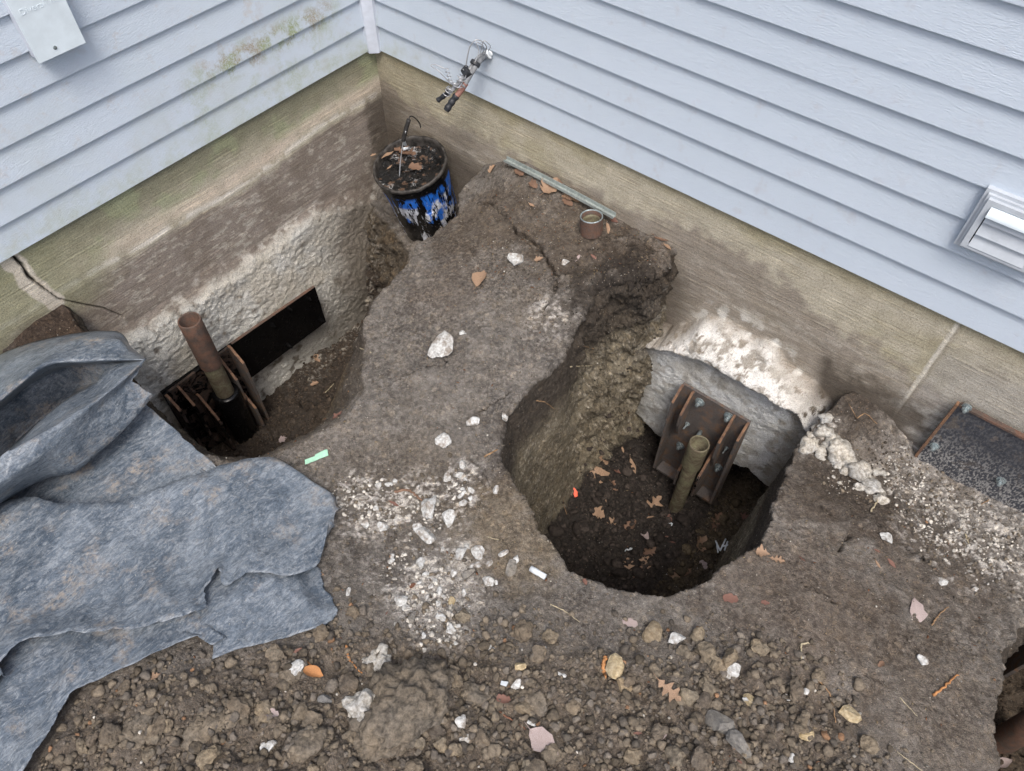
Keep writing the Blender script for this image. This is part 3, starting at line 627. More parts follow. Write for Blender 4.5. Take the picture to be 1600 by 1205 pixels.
zone(1330, 640, -.5, .18, (.070, .057, .046), .85, .6); zone(1300, 780, -.5, .22, (.105, .088, .074), .7); zone(1250, 950, -.44, .35, (.125, .10, .08), .6)
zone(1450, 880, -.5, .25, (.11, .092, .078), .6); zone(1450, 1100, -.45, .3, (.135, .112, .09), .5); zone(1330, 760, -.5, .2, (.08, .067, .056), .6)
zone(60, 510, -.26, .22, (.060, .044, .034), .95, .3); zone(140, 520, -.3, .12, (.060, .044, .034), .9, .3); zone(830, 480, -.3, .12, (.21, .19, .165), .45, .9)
spk = ss(.10, .38, n_hi + .55 * n_mid)
def chalk(px, py, z, r, k, el=1.0):
    global C
    p = at(px, py, z); d = np.hypot(V[:, 0] - p[0], (V[:, 1] - p[1]) * el) / r
    C = mixc(C, ss(1.1, .3, d + .35 * n_c) * np.clip(spk * 1.1 + k - .85, 0, 1), (.52, .51, .49))
for q in [(560, 780, -.42, .16, .75), (660, 800, -.43, .16, .75), (640, 900, -.42, .13, .85), (690, 930, -.42, .15, 1.2), (700, 880, -.42, .12, 1.0), (720, 760, -.41, .10, .7), (690, 1000, -.40, .09, 1.1), (650, 950, -.41, .08, 1.3),
          (1440, 700, -.54, .14, 1.15), (1500, 770, -.56, .22, 1.05), (1570, 820, -.55, .20, .95), (1400, 760, -.54, .12, .75), (1280, 690, -.56, .10, .9), (1480, 850, -.54, .2, .7), (860, 490, -.3, .10, .42), (1000, 520, -.3, .06, .6),
          (520, 640, -1.0, .1, .3), (1585, 900, -.52, .12, .9)]: chalk(*q)
# pit walls: dark topsoil above, yellowish clay below; floors almost black
dep = S0 - V[:, 2]
C = C * (1 + .25 * n_hi)[:, None]
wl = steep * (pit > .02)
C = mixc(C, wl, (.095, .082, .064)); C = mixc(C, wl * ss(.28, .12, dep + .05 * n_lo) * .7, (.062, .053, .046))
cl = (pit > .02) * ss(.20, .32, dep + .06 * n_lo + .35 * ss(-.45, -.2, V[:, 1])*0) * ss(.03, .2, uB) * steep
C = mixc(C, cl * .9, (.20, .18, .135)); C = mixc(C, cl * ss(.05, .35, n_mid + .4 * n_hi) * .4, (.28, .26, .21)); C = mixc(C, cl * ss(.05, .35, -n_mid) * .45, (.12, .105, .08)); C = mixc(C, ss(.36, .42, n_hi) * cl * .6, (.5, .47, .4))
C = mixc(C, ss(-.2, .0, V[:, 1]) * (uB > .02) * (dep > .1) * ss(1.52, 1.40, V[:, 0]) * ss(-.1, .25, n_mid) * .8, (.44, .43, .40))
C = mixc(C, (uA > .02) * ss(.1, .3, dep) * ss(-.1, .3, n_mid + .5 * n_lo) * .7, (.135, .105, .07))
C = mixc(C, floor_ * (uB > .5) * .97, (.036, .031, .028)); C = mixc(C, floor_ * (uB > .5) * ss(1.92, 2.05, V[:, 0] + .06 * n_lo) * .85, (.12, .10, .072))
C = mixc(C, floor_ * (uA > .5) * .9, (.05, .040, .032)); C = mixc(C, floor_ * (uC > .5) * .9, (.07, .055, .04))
C = mixc(C, (uA > .02) * (dep > .15) * ss(.20, .05, V[:, 0] + .06 * n_lo) * ss(-1.0, -.75, V[:, 1]) * spk * .8, (.33, .32, .29))
for ck, wd in zip(cracks, ckw): C = mixc(C, ss(wd * 1.2, wd * .5, line_d(V[:, :2], ck)) * .8, (.035, .028, .022))
C = np.clip(C, .008, .9)
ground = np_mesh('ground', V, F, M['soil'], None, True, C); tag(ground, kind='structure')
from mathutils.bvhtree import BVHTree
inner = np.abs(V[F[:, 0], 0] - 1.6) < 2.3; inner &= (V[F[:, 0], 1] > -3.2) & (V[F[:, 0], 1] < .4)
BV = BVHTree.FromPolygons(V.tolist(), F[inner].tolist(), epsilon=0)
CL = Vector(CAM_LOC)
def hit(px, py):                                # place on the ground seen at a point of the picture
    r = BV.ray_cast(CL, Vector(ray(px, py)).normalized()); return (r[0], r[1]) if r[0] is not None else (None, None)
def drop(x, y, z0=0.2):
    r = BV.ray_cast(Vector((x, y, z0)), Vector((0, 0, -1))); return (r[0], r[1]) if r[0] is not None else (None, None)

# ================================================================== FIXED TO THE HOUSE
def W(right):                                    # wall coordinates (u along to the right, v outward, w up) -> world
    return (lambda u, v, w: Vector((u, -v, w))) if right else (lambda u, v, w: Vector((v, u, w)))
def wbox(bm, T, u0, u1, v0, v1, w0, w1):
    prism(bm, [T(u0, v0, w0), T(u1, v0, w0), T(u1, v0, w1), T(u0, v0, w1)], T(0, v1 - v0, 0))
def sub(o, org):                                # shift mesh so that it hangs from an Empty standing at org
    o.data.transform(Matrix.Translation(-Vector(org))); return o
# ---- dryer vent
T = W(True)
org = (2.21, -.0, .24); vent = empty('dryer_vent', org)
tag(vent, 'grey plastic dryer vent hood with louvres on the right siding wall', 'dryer vent')
bm = bmesh.new(); u0, u1, w0, w1 = 2.212, 2.412, .238, .418
for k, (g, v) in enumerate([(0, .014), (.009, .022), (.016, .032)]):
    b = .0 + g; i = .03
    wbox(bm, T, u0 + b, u1 - b, -.012, v, w1 - i, w1 - b); wbox(bm, T, u0 + b, u1 - b, -.012, v, w0 + b, w0 + i)
    wbox(bm, T, u0 + b, u0 + i, -.012, v, w0 + i, w1 - i); wbox(bm, T, u1 - i, u1 - b, -.012, v, w0 + i, w1 - i)
sub(bm_obj('vent_frame', bm, M['vent'], vent, False), org)
bm = bmesh.new(); pr = []
for k in range(9):
    a = k / 8 * PI / 2; pr.append((.024 + .022 * math.sin(a), w1 - .031 - .024 * (1 - math.cos(a)) * 1.0))
poly = [T(u0 + .031, v, w) for v, w in pr] + [T(u0 + .031, v - .0025, w) for v, w in pr[::-1]]
prism(bm, poly, T(u1 - u0 - .062, 0, 0)); sub(bm_obj('hood', bm, M['boxp'], vent, False), org)
for k in range(3):
    bm = bmesh.new(); zt = w1 - .040 - k * .0385
    prism(bm, [T(u0 + .033, .018, zt), T(u0 + .033, .0215, zt), T(u0 + .033, .034, zt - .0375), T(u0 + .033, .0305, zt - .0375)], T(u1 - u0 - .066, 0, 0))
    sub(bm_obj('louvre', bm, M['vent'], vent, False), org)
bm = bmesh.new(); wbox(bm, T, u0 + .031, u1 - .031, -.01, .0, w0 + .031, w1 - .031); sub(bm_obj('vent_throat', bm, M['tape'], vent, False), org)
# ---- line cover box on the left wall
T = W(False)
org = (0, -1.16, .50); lb = empty('line_cover_box', org)
tag(lb, 'white plastic cover box with an embossed name and one screw on the left siding', 'cover box')
uL, uR, vb, wb = -1.206, -1.078, .046, .497
bm = bmesh.new(); prism(bm, [T(uL, -.01, wb - .004), T(uR, -.01, wb - .004), T(uR, vb - .006, wb), T(uL, vb - .006, wb)], T(0, 0, .62)); sub(bm_obj('box_body', bm, M['trim'], lb, bevel=.002), org)
bm = bmesh.new(); wbox(bm, T, uL - .006, uR + .006, vb - .007, vb, wb - .006, wb + .63); sub(bm_obj('cover_plate', bm, M['boxp'], lb, bevel=.0025), org)
bm = bmesh.new(); c = T(-1.155, vb, .512)
bmesh.ops.create_cone(bm, cap_ends=True, segments=16, radius1=.006, radius2=.005, depth=.003, matrix=Matrix.Translation(c) @ Matrix.Rotation(PI / 2, 4, 'Y'))
box(bm, c + Vector((.0018, 0, 0)), (.001, .009, .0015)); sub(bm_obj('screw', bm, M['zinc'], lb), org)
tc = bpy.data.curves.new('embossed_name', 'FONT'); tc.body = 'DiversiTech'; tc.size = .0225; tc.extrude = .0007; tc.space_character = 1.08
to = bpy.data.objects.new('tmp', tc); COL.objects.link(to); dg = bpy.context.evaluated_depsgraph_get(); dg.update()
tm = bpy.data.meshes.new_from_object(to.evaluated_get(dg)); bpy.data.objects.remove(to)
em = link_mesh('embossed_name', tm, M['boxp'], lb, False); tm.materials.clear(); tm.materials.append(M['boxp'])
em.matrix_local = Matrix.Translation(Vector((vb + .0002, -.037, .115))) @ Matrix(((0, 0, 1, 0), (1, 0, 0, 0), (0, 1, 0, 0), (0, 0, 0, 1)))
# ---- bolts and pier brackets
def bolt(T, u, v, w, r, mat, parent, org, long=.02, name='bolt'):
    bm = bmesh.new(); rnd = random.Random(int(u * 999 + w * 77))
    def disc(r0, v0, v1, seg, ph=0, r1=None):
        a = [bm.verts.new(T(u + r0 * math.cos(2 * PI * k / seg + ph), v0, w + r0 * math.sin(2 * PI * k / seg + ph))) for k in range(seg)]
        r1 = r1 or r0
        b = [bm.verts.new(T(u + r1 * math.cos(2 * PI * k / seg + ph), v1, w + r1 * math.sin(2 * PI * k / seg + ph))) for k in range(seg)]
        bm.faces.new(a); bm.faces.new(b[::-1])
        for k in range(seg): bm.faces.new((a[k], b[k], b[(k + 1) % seg], a[(k + 1) % seg]))
    disc(r, v - .002, v + .0035, 18); disc(r * .74, v + .0035, v + .0135, 6, rnd.random()); disc(r * .40, v + .0135, v + .0135 + long, 12, 0, r * .34)
    return sub(bm_obj(name, bm, mat, parent), org)
def fin(T, u, v0, w_top, w_bot, depth, th, mat, parent, org, slope=.06, low=.03, name='flange'):
    bm = bmesh.new()
    pr = [(v0, w_top), (v0 + depth * .2, w_top), (v0 + depth, w_top - slope), (v0 + depth, w_bot + low), (v0 + depth * .6, w_bot), (v0, w_bot)]
    prism(bm, [T(u, v, w) for v, w in pr], T(th, 0, 0))
    bmesh.ops.recalc_face_normals(bm, faces=bm.faces)
    me = bpy.data.meshes.new(name); bm.to_mesh(me); bm.free(); me.materials.append(mat); me.materials.append(M['rust'])
    for f in me.polygons:
        if f.normal.z > .3 and len(f.vertices) == 4: f.material_index = 1
    return sub(link_mesh(name, me, None, parent, False), org)
def pipe(name, path, r, th, mat, parent, org, depth=.12):
    bm = bmesh.new(); p0, p1 = Vector(path[0]), Vector(path[-1]); d = (p1 - p0).normalized()
    q = d.to_track_quat('Z', 'Y').to_matrix().to_4x4(); L = (p1 - p0).length; Mx = Matrix.Translation(p0) @ q
    rings = lathe(bm, [(r, 0), (r * 1.004, L * .3), (r * .998, L * .7), (r, L - .003), (r - .0015, L), (r - th + .001, L), (r - th, L - .003), (r - th, max(L - depth, 0))], 28, Mx)
    bm.faces.new(rings[-1])
    o = bm_obj(name, bm, mat, parent, True); return sub(o, org)
def weld(bm_pts, r, name, parent, org, mat):
    bm = bmesh.new(); pts = catmull(bm_pts, 26); rr = [r * (1 + .3 * math.sin(i * 2.4)) for i in range(26)]; tube(bm, pts, rr, 7); return sub(bm_obj(name, bm, mat, parent, True), org)
# bracket in the right (square) pit
T = W(True); U0, U1, V0, WT, WB = 1.653, 1.943, .120, -.728, -1.292
org = (1.79, -.09, -1.36); br = empty('pier_bracket', org)
tag(br, 'rusty steel pier bracket bolted to the white footing in the right pit', 'bracket')
bm = bmesh.new(); wbox(bm, T, U0, U1, V0 - .012, V0, WB, WT); sub(bm_obj('back_plate', bm, M['steel'], br, bevel=.002), org)
bm = bmesh.new(); wbox(bm, T, U0 + .011, U1 - .011, V0 + .0, V0 + .05, WB + .0, WB + .012); sub(bm_obj('seat_plate', bm, M['steel'], br), org)
fin(T, U0 - .002, V0, WT, WB, .062, .010, M['steel'], br, org, .055, .02); fin(T, U1 - .010, V0, WT, WB, .062, .010, M['steel'], br, org, .055, .02)
fin(T, U0 + .046, V0, WT - .003, -.98, .070, .010, M['steel'], br, org, .085, .09, 'rib'); fin(T, U1 - .066, V0, WT - .003, -1.03, .080, .010, M['steel'], br, org, .10, .09, 'rib')
fin(T, 1.862, V0 + .02, -.935, -1.24, .105, .010, M['steel'], br, org, .11, .05, 'gusset'); fin(T, 1.776, V0 + .02, -.99, -1.25, .10, .010, M['steel'], br, org, .10, .05, 'gusset')
for (u, w, r, l) in [(1.739, -.770, .020, .014), (1.863, -.757, .021, .014), (1.720, -1.10, .019, .012), (1.900, -1.085, .018, .014), (1.720, -.938, .010, .02), (1.90, -.94, .008, .02)]:
    bolt(T, u, V0, w, r, M['zinc'], br, org, l)
bm = bmesh.new(); tube(bm, [T(1.780, V0, -.936), T(1.79, V0 + .06, -.93)], .009, 12); sub(bm_obj('tie_rod', bm, M['zinc'], br, True), org)
weld([T(1.867, V0 + .118, -1.04), T(1.866, V0 + .124, -1.12), T(1.867, V0 + .118, -1.20)], .006, 'weld_bead', br, org, M['tarsteel'])
pc = (1.822, -.245)
org = (pc[0], pc[1], -1.36); pp = empty('pier_pipe', org)
tag(pp, 'upright olive galvanised pipe with a collar, standing in the square right pit', 'pipe')
pipe('pipe_shaft', [(pc[0], pc[1], -1.40), (pc[0] + .002, pc[1] - .001, -.95)], .030, .004, M['zincpipe'], pp, org)
pipe('collar', [(pc[0], pc[1], -.985), (pc[0] + .004, pc[1] - .002, -.828)], .0395, .0070, M['zincpipe'], pp, org, .09)
bm = bmesh.new(); pts = [(pc[0] - .012, pc[1] + .004, -.885), (pc[0] + .014, pc[1] - .006, -.868)]
# bracket in the left trench
T = W(False); U0, U1, V0, WT, WB = -1.398, -1.078, .062, -.775, -1.32
org = (.08, -1.24, -1.33); b1 = empty('pier_bracket', org)
tag(b1, 'tar coated steel pier bracket at the left end of the black wall plate', 'bracket')
bm = bmesh.new(); wbox(bm, T, U0, U1, V0 + .010, V0 + .022, WB, WT - .02); sub(bm_obj('back_plate', bm, M['tarsteel'], b1, bevel=.002), org)
V1 = V0 + .022
fin(T, U0, V1, WT - .02, WB, .07, .011, M['tarsteel'], b1, org, .05, .02); fin(T, U1 - .011, V1, WT - .005, WB, .075, .011, M['steel'], b1, org, .06, .02)
fin(T, U0 + .055, V1, WT - .02, -1.15, .075, .010, M['tarsteel'], b1, org, .07, .08, 'rib'); fin(T, U1 - .070, V1, WT - .02, -1.10, .085, .010, M['steel'], b1, org, .09, .08, 'rib')
fin(T, U0 + .105, V1 + .0, -.90, -1.30, .10, .010, M['tarsteel'], b1, org, .10, .04, 'gusset'); fin(T, -1.135, V1 + .02, -1.0, -1.30, .09, .010, M['steel'], b1, org, .08, .04, 'gusset')
for (u, w) in [(-1.30, -.86), (-1.18, -.86), (-1.31, -1.2)]: bolt(T, u, V1, w, .017, M['tarsteel'], b1, org, .012)
pc1 = Vector((.150, -1.203, -1.30)); top1 = Vector((.150, -1.200, -.478)); org = tuple(pc1)
p1 = empty('pier_pipe', org); tag(p1, 'tall rusty brown pipe rising from a black tarred sleeve in the left trench', 'pipe')
def along(z): t = (z - pc1.z) / (top1.z - pc1.z); return pc1.lerp(top1, t)
pipe('sleeve', [along(-1.30), along(-.925)], .054, .005, M['tar'], p1, org, .02)
pipe('pipe_shaft', [along(-.96), along(-.70)], .037, .005, M['zincpipe'], p1, org, .02)
pipe('upper_pipe', [along(-.735), along(-.478)], .0425, .0065, M['rustpipe'], p1, org, .2)
bm = bmesh.new(); c = along(-.925); lathe(bm, [(.036, .006), (.052, .004), (.0565, -.002), (.056, -.012)], 28, Matrix.Translation(c)); sub(bm_obj('tar_ring', bm, M['tar'], p1, True), org)
# black tarred plate on the left wall
org = (.07, -.97, -1.065); pl = empty('wall_plate', org); tag(pl, 'glossy black tar coated steel plate bolted low on the left wall', 'steel plate')
bm = bmesh.new(); prism(bm, [T(-1.40, .058, -.790), T(-1.40, .058, -1.04), T(-.603, .058, -1.063), T(-.607, .058, -.826)], T(0, .012, 0)); sub(bm_obj('plate', bm, M['tar'], pl), org)
bm = bmesh.new(); prism(bm, [T(-1.06, .0585, -.8036), T(-.608, .0585, -.8245), T(-.608, .0585, -.8275), T(-1.06, .0585, -.8066)], T(0, .0125, 0)); sub(bm_obj('rusty_edge', bm, M['rustpipe'], pl), org)
for (u, w) in [(-.655, -.860), (-.625, -1.03), (-.86, -.86), (-.82, -1.035), (-.76, -.84)]: bolt(T, u, .070, w, .013, M['tar'], pl, org, .006)
# dark plate on the right wall
T = W(True); org = (2.85, 0, -.55); pr_ = empty('wall_plate', org); tag(pr_, 'blue black steel plate with rusty edges and zinc nuts on the right wall', 'steel plate')
bm = bmesh.new(); wbox(bm, T, 2.462, 3.35, .012, .022, -.62, -.262); o = sub(bm_obj('plate', bm, M['darksteel'], pr_, bevel=.0015), org)
bm = bmesh.new(); prism(bm, [T(2.455, .010, -.60), T(2.455, .026, -.60), T(2.4635, .026, -.60), T(2.4635, .010, -.60)], T(0, 0, .34)); sub(bm_obj('rusty_edge', bm, M['rust'], pr_), org)
bm = bmesh.new(); prism(bm, [T(2.4655, .010, -.264), T(2.4655, .027, -.264), T(2.4655, .027, -.256), T(2.4655, .010, -.256)], T(.88, 0, 0)); sub(bm_obj('rusty_edge', bm, M['rustpipe'], pr_), org)
for (a, b) in [(1509, 639), (1459, 699), (1563, 753)]:
    q = at_right(a, b, .03); bolt(T, q[0], .0225, q[2], .0145, M['zinc'], pr_, org, .010)
# bracket of the third pit, cut by the edge of the picture
T = W(True); org = (3.2, -.15, -1.2); b3 = empty('pier_bracket', org); tag(b3, 'dark steel pier bracket half seen in the pit at the lower right edge', 'bracket')
U0, U1, V0, WT, WB = 3.02, 3.32, .12, -.84, -1.2
bm = bmesh.new(); wbox(bm, T, U0, U1, V0 - .012, V0, WB, WT); sub(bm_obj('back_plate', bm, M['steel'], b3, bevel=.002), org)
for u in (U0, U0 + .06, U1 - .07, U1 - .01): fin(T, u, V0, WT, WB, .12, .010, M['steel'], b3, org, .06, .03)
bolt(T, U0 + .035, V0, -.93, .018, M['zinc'], b3, org, .012); bolt(T, U0 + .12, V0, -.9, .018, M['zinc'], b3, org, .012)
org = (3.17, -.42, -1.2); p3 = empty('pier_pipe', org); tag(p3, 'dark pier pipe leaning in the pit at the lower right edge', 'pipe')
pipe('pipe_shaft', [(3.17, -.42, -1.25), (3.165, -.40, -.93)], .042, .006, M['rustpipe'], p3, org)

# ---- cable bundle hanging out of the siding
T = W(True)
def R3(px, py, o): return Vector(at_right(px, py, o))
org = tuple(R3(760, 86, .0)); cb = empty('cable_bundle', org); tag(cb, 'taped bundle of cut cables and curled grey wires sticking out of the siding', 'cable bundle')
def cable(name, pts, r, mat, n=30, seg=10):
    bm = bmesh.new(); P = catmull([tuple(p) for p in pts], n); tube(bm, P, r, seg); return sub(bm_obj(name, bm, mat, cb, True), org)
A1 = A0 = [R3(762, 86, -.01), R3(752, 92, .05), R3(738, 112, .10), R3(724, 136, .14), R3(712, 152, .165)]
cable('cable', A0[:4], .009, M['greycable']); cable('cable', [R3(728, 130, .13), R3(720, 142, .145), R3(711, 153, .168)], .0105, M['redcable']); cable('tape', [R3(714, 149, .16), R3(707, 158, .175), R3(697, 173, .20)], [.0120 + .0012 * math.sin(i * .6) for i in range(30)], M['tape'])
cable('cable', [R3(760, 82, -.01), R3(746, 92, .055), R3(731, 112, .105), R3(712, 135, .15), R3(700, 146, .17)], .0075, M['greycable'])
cable('tape', [R3(702, 143, .165), R3(695, 149, .175), R3(684, 157, .19)], [.0085 + .001 * math.sin(i * .5) for i in range(30)], M['tape'])
cable('cable', [R3(758, 90, -.01), R3(748, 99, .05), R3(735, 118, .10), R3(722, 130, .13)], .007, M['greycable'])
cable('tape', [R3(744, 97, .075), R3(741, 102, .085)], .019, M['tape']); cable('tape', [R3(733, 109, .105), R3(727, 116, .115)], .021, M['tape'])
cable('wire', [R3(757, 86, .03), R3(760, 72, .05), R3(746, 62, .08), R3(735, 72, .10), R3(730, 90, .11), R3(728, 104, .115)], .0020, M['wire'], 40, 6)
cable('wire', [R3(752, 90, .04), R3(756, 74, .05), R3(744, 66, .07), R3(748, 80, .07), R3(742, 98, .09)], .0018, M['wire'], 40, 6)
cable('wire', [R3(763, 80, .01), R3(766, 72, .05), R3(756, 64, .07), R3(752, 78, .07), R3(747, 92, .08)], .0018, M['wire'], 40, 6)
cable('wire', [R3(722, 140, .14), R3(706, 132, .15), R3(696, 122, .16), R3(684, 110, .17), R3(673, 103, .17), R3(680, 101, .16), R3(694, 107, .15)], .0017, M['wire'], 50, 6)
def helix(c0, c1, rad, turns, n=90):
    c0, c1 = Vector(c0), Vector(c1); d = (c1 - c0).normalized(); a = d.orthogonal().normalized(); b = d.cross(a)
    return [c0.lerp(c1, i / n) + (a * math.cos(2 * PI * turns * i / n) + b * math.sin(2 * PI * turns * i / n)) * rad for i in range(n + 1)]
def coil(c0, c1, rad, turns, r=.0016):
    bm = bmesh.new(); tube(bm, helix(c0, c1, rad, turns), r, 5); return sub(bm_obj('wire', bm, M['wire'], cb, True), org)
coil(R3(697, 106, .15), R3(705, 130, .16), .006, 4); coil(R3(728, 112, .13), R3(700, 142, .175), .012, 3.2); coil(R3(724, 118, .13), R3(714, 140, .16), .013, 2.2); coil(R3(708, 134, .165), R3(697, 148, .18), .012, 3)
bm = bmesh.new(); bmesh.ops.create_icosphere(bm, subdivisions=3, radius=.016)
for v in bm.verts: v.co = Vector((v.co.x * 1.1, v.co.y * .6, v.co.z)) * (1 + .18 * math.sin(v.co.x * 400 + v.co.z * 300)) + R3(763, 85, .0)
sub(bm_obj('sealant_blob', bm, M['paper'], cb, True), org)

# ================================================================== THE PAIL
rimc = Vector(at(640, 256, -.300)); basec = Vector(at(674, 345, -.640)); ax = (rimc - basec).normalized(); PH = .365
q = ax.to_track_quat('Z', 'Y'); basec = rimc - ax * PH
pail = empty('pail', basec); pail.rotation_mode = 'QUATERNION'; pail.rotation_quaternion = q
tag(pail, 'blue and white pail streaked with black tar, standing in the corner', 'pail')
bm = bmesh.new(); R0, R1 = .128, .148; pr = []
for i in range(25):
    t = i / 24; r = R0 + (R1 - R0) * t
    for zc, a, wd in ((.285, .0035, .004), (.315, .004, .005)): r += a * math.exp(-((t * PH - zc) / wd) ** 2)
    pr.append((r, t * PH))
rings = lathe(bm, [(0.002, .003), (R0 - .012, .003), (R0 - .004, .0)] + pr, 72)
for i, ring in enumerate(rings):
    for k, v in enumerate(ring):
        a = 2 * PI * k / 72; dent = .006 * math.exp(-((a - 3.9) / .5) ** 2) * math.sin(PI * min(1, max(0, v.co.z / PH))) + .0015 * math.sin(3 * a + v.co.z * 30)
        v.co.x *= 1 - dent / .14; v.co.y *= 1 - dent / .14
bm.faces.new(rings[0][::-1]); bm_obj('pail_body', bm, M['pail'], pail, True)
bm = bmesh.new(); rings = lathe(bm, [(R1 - .001, PH - .014), (R1 + .005, PH - .012), (R1 + .0075, PH - .004), (R1 + .006, PH + .003), (R1 + .001, PH + .005), (R1 - .004, PH + .002), (R1 - .006, PH - .010), (R1 - .0075, PH - .07)], 96)
for ring in rings:
    for k, v in enumerate(ring): s = 1 + .010 * vnoise(np.array([[v.co.x * 28, v.co.y * 28, v.co.z * 10]]))[0]; v.co.x *= s; v.co.y *= s; v.co.z += .0025 * math.sin(k * .9) * math.sin(k * .23)
bm_obj('pail_rim', bm, M['rim'], pail, True)
bm = bmesh.new(); nr, ns = 26, 64; grid = []
rr = [(R1 - .004) * i / nr for i in range(1, nr + 1)]
pts = np.array([(r * math.cos(2 * PI * k / ns), r * math.sin(2 * PI * k / ns), 0) for r in rr for k in range(ns)])
hz = PH - .050 + .013 * fbm(pts, 22, 4, 5, .6) + .012 * fbm(pts, 8, 2, 9) + .010 * (np.hypot(pts[:, 0], pts[:, 1]) / R1) ** 4
vs_ = [bm.verts.new((p[0], p[1], z)) for p, z in zip(pts, hz)]; c0 = bm.verts.new((0, 0, PH - .03))
for k in range(ns): bm.faces.new((c0, vs_[k], vs_[(k + 1) % ns]))
for i in range(nr - 1):
    for k in range(ns): bm.faces.new((vs_[i * ns + k], vs_[(i + 1) * ns + k], vs_[(i + 1) * ns + (k + 1) % ns], vs_[i * ns + (k + 1) % ns]))
bm_obj('tar_crust', bm, M['tarpool'], pail, True)
bm = bmesh.new(); ea = math.radians(20)                  # torn blue lug at the right side of the rim
box(bm, (R1 * .93 * math.cos(-.35), R1 * .93 * math.sin(-.35), .16), (.012, .05, .10), Matrix.Rotation(-.35, 3, 'Z')); bm_obj('side_lug', bm, M['pail'], pail, bevel=.004)
iq = q.inverted()
def pl_(p): return iq @ (Vector(p) - basec)
bm = bmesh.new(); P = catmull([tuple(pl_(at(*c))) for c in [(624, 276, -.325), (626, 250, -.262), (630, 222, -.19), (634, 205, -.14)]], 24); tube(bm, P, .0022, 7); bail = bm_obj('bail', bm, M['wire'], pail, True)
bm = bmesh.new(); P = catmull([tuple(pl_(at(*c))) for c in [(630, 220, -.185), (634, 203, -.14), (639, 187, -.10)]], 14); tube(bm, P, .0085, 12); bm_obj('grip', bm, M['handle'], bail, True)
bm = bmesh.new(); P = catmull([tuple(pl_(at(*c))) for c in [(639, 187, -.10), (641, 182, -.095), (648, 184, -.11), (655, 192, -.15), (657, 199, -.19)]], 24); tube(bm, P, .0025, 7); bm_obj('bail', bm, M['handle'], pail, True)
bm = bmesh.new(); P = catmull([tuple(pl_(at(*c))) for c in [(631, 219, -.20), (633, 226, -.24), (639, 231, -.30), (630, 233, -.30)]], 16); tube(bm, P, [.004 + .003 * math.sin(i * .5) for i in range(16)], 8); bm_obj('paint_drip', bm, M['paper'], pail, True)

# ================================================================== BLUE GREY PLASTIC SHEETING
def loft(rails, n=230, m=7, smooth=1):
    Rr = [catmull(r, n) for r in rails]; rows = []
    for a, b in zip(Rr[:-1], Rr[1:]):
        for k in range(m): t = k / m; rows.append(a * (1 - t) + b * t)
    rows.append(Rr[-1]); G = np.array(rows)
    for _ in range(smooth):
        H = G.copy(); H[1:-1] = .5 * G[1:-1] + .25 * (G[:-2] + G[2:]); G = H
    return G
def A3(l): return [tuple(at(*p)) for p in l]
railsA = [
 [(-150, 640, -.30), (0, 556, -.27), (93, 528, -.26), (180, 519, -.27), (205, 545, -.29), (226, 562, -.27)],
 [(-150, 650, -.20), (0, 572, -.19), (93, 540, -.185), (177, 531, -.20), (202, 551, -.22), (225, 562, -.23)],
 [(-150, 740, -.12), (0, 625, -.12), (46, 587, -.12), (70, 571, -.13), (100, 565, -.15), (172, 563, -.18), (224, 562, -.21)],
 [(-150, 745, -.30), (0, 636, -.34), (46, 598, -.34), (100, 574, -.33), (172, 566, -.28), (224, 562, -.23)],
 [(-150, 830, -.48), (0, 722, -.49), (30, 690, -.48), (70, 655, -.46), (110, 622, -.44), (150, 598, -.38), (190, 575, -.30), (223, 563, -.25)],
 [(-150, 850, -.22), (10, 716, -.22), (58, 669, -.22), (105, 629, -.23), (150, 602, -.235), (176, 572, -.235), (222, 564, -.235)],
 [(-150, 850, -.10), (0, 718, -.11), (23, 704, -.11), (79, 673, -.12), (139, 636, -.14), (197, 590, -.17), (226, 563, -.20)],
 [(-150, 880, -.13), (0, 755, -.14), (70, 706, -.15), (135, 655, -.17), (190, 607, -.195), (204, 596, -.205)],
 [(-150, 900, -.30), (0, 790, -.30), (67, 749, -.30), (116, 735, -.30), (151, 706, -.29), (190, 673, -.28), (241, 616, -.26)],
 [(-150, 880, -.37), (0, 770, -.37), (100, 715, -.37), (150, 682, -.37), (190, 650, -.36), (226, 630, -.35)],
 [(-150, 900, -.37), (0, 790, -.37), (100, 765, -.37), (180, 725, -.37), (230, 690, -.38), (268, 668, -.38)],
 [(-150, 905, -.37), (0, 802, -.37), (100, 800, -.37), (190, 790, -.375), (280, 757, -.39), (343, 735, -.40)],
 [(-150, 890, -.27), (0, 787, -.285), (100, 789, -.295), (180, 785, -.30), (270, 763, -.33), (340, 741, -.355), (420, 718, -.37), (448, 727, -.385), (462, 738, -.39)],
 [(-150, 980, -.27), (0, 880, -.29), (150, 870, -.30), (300, 830, -.33), (420, 785, -.355), (505, 772, -.39), (528, 797, -.395)],
 [(-150, 1100, -.26), (0, 990, -.28), (150, 940, -.29), (300, 890, -.31), (420, 850, -.34), (500, 848, -.37), (516, 818, -.385)],
 [(-150, 1200, -.22), (0, 1072, -.23), (10, 1041, -.235), (35, 1011, -.24), (70, 1000, -.245), (134, 991, -.25), (247, 977, -.26), (300, 963, -.27), (322, 953, -.28), (324, 921, -.28), (336, 905, -.28), (341, 889, -.285), (345, 911, -.29), (358, 919, -.295), (374, 909, -.30), (391, 898, -.31), (458, 899, -.33), (499, 878, -.355), (490, 858, -.36)]]
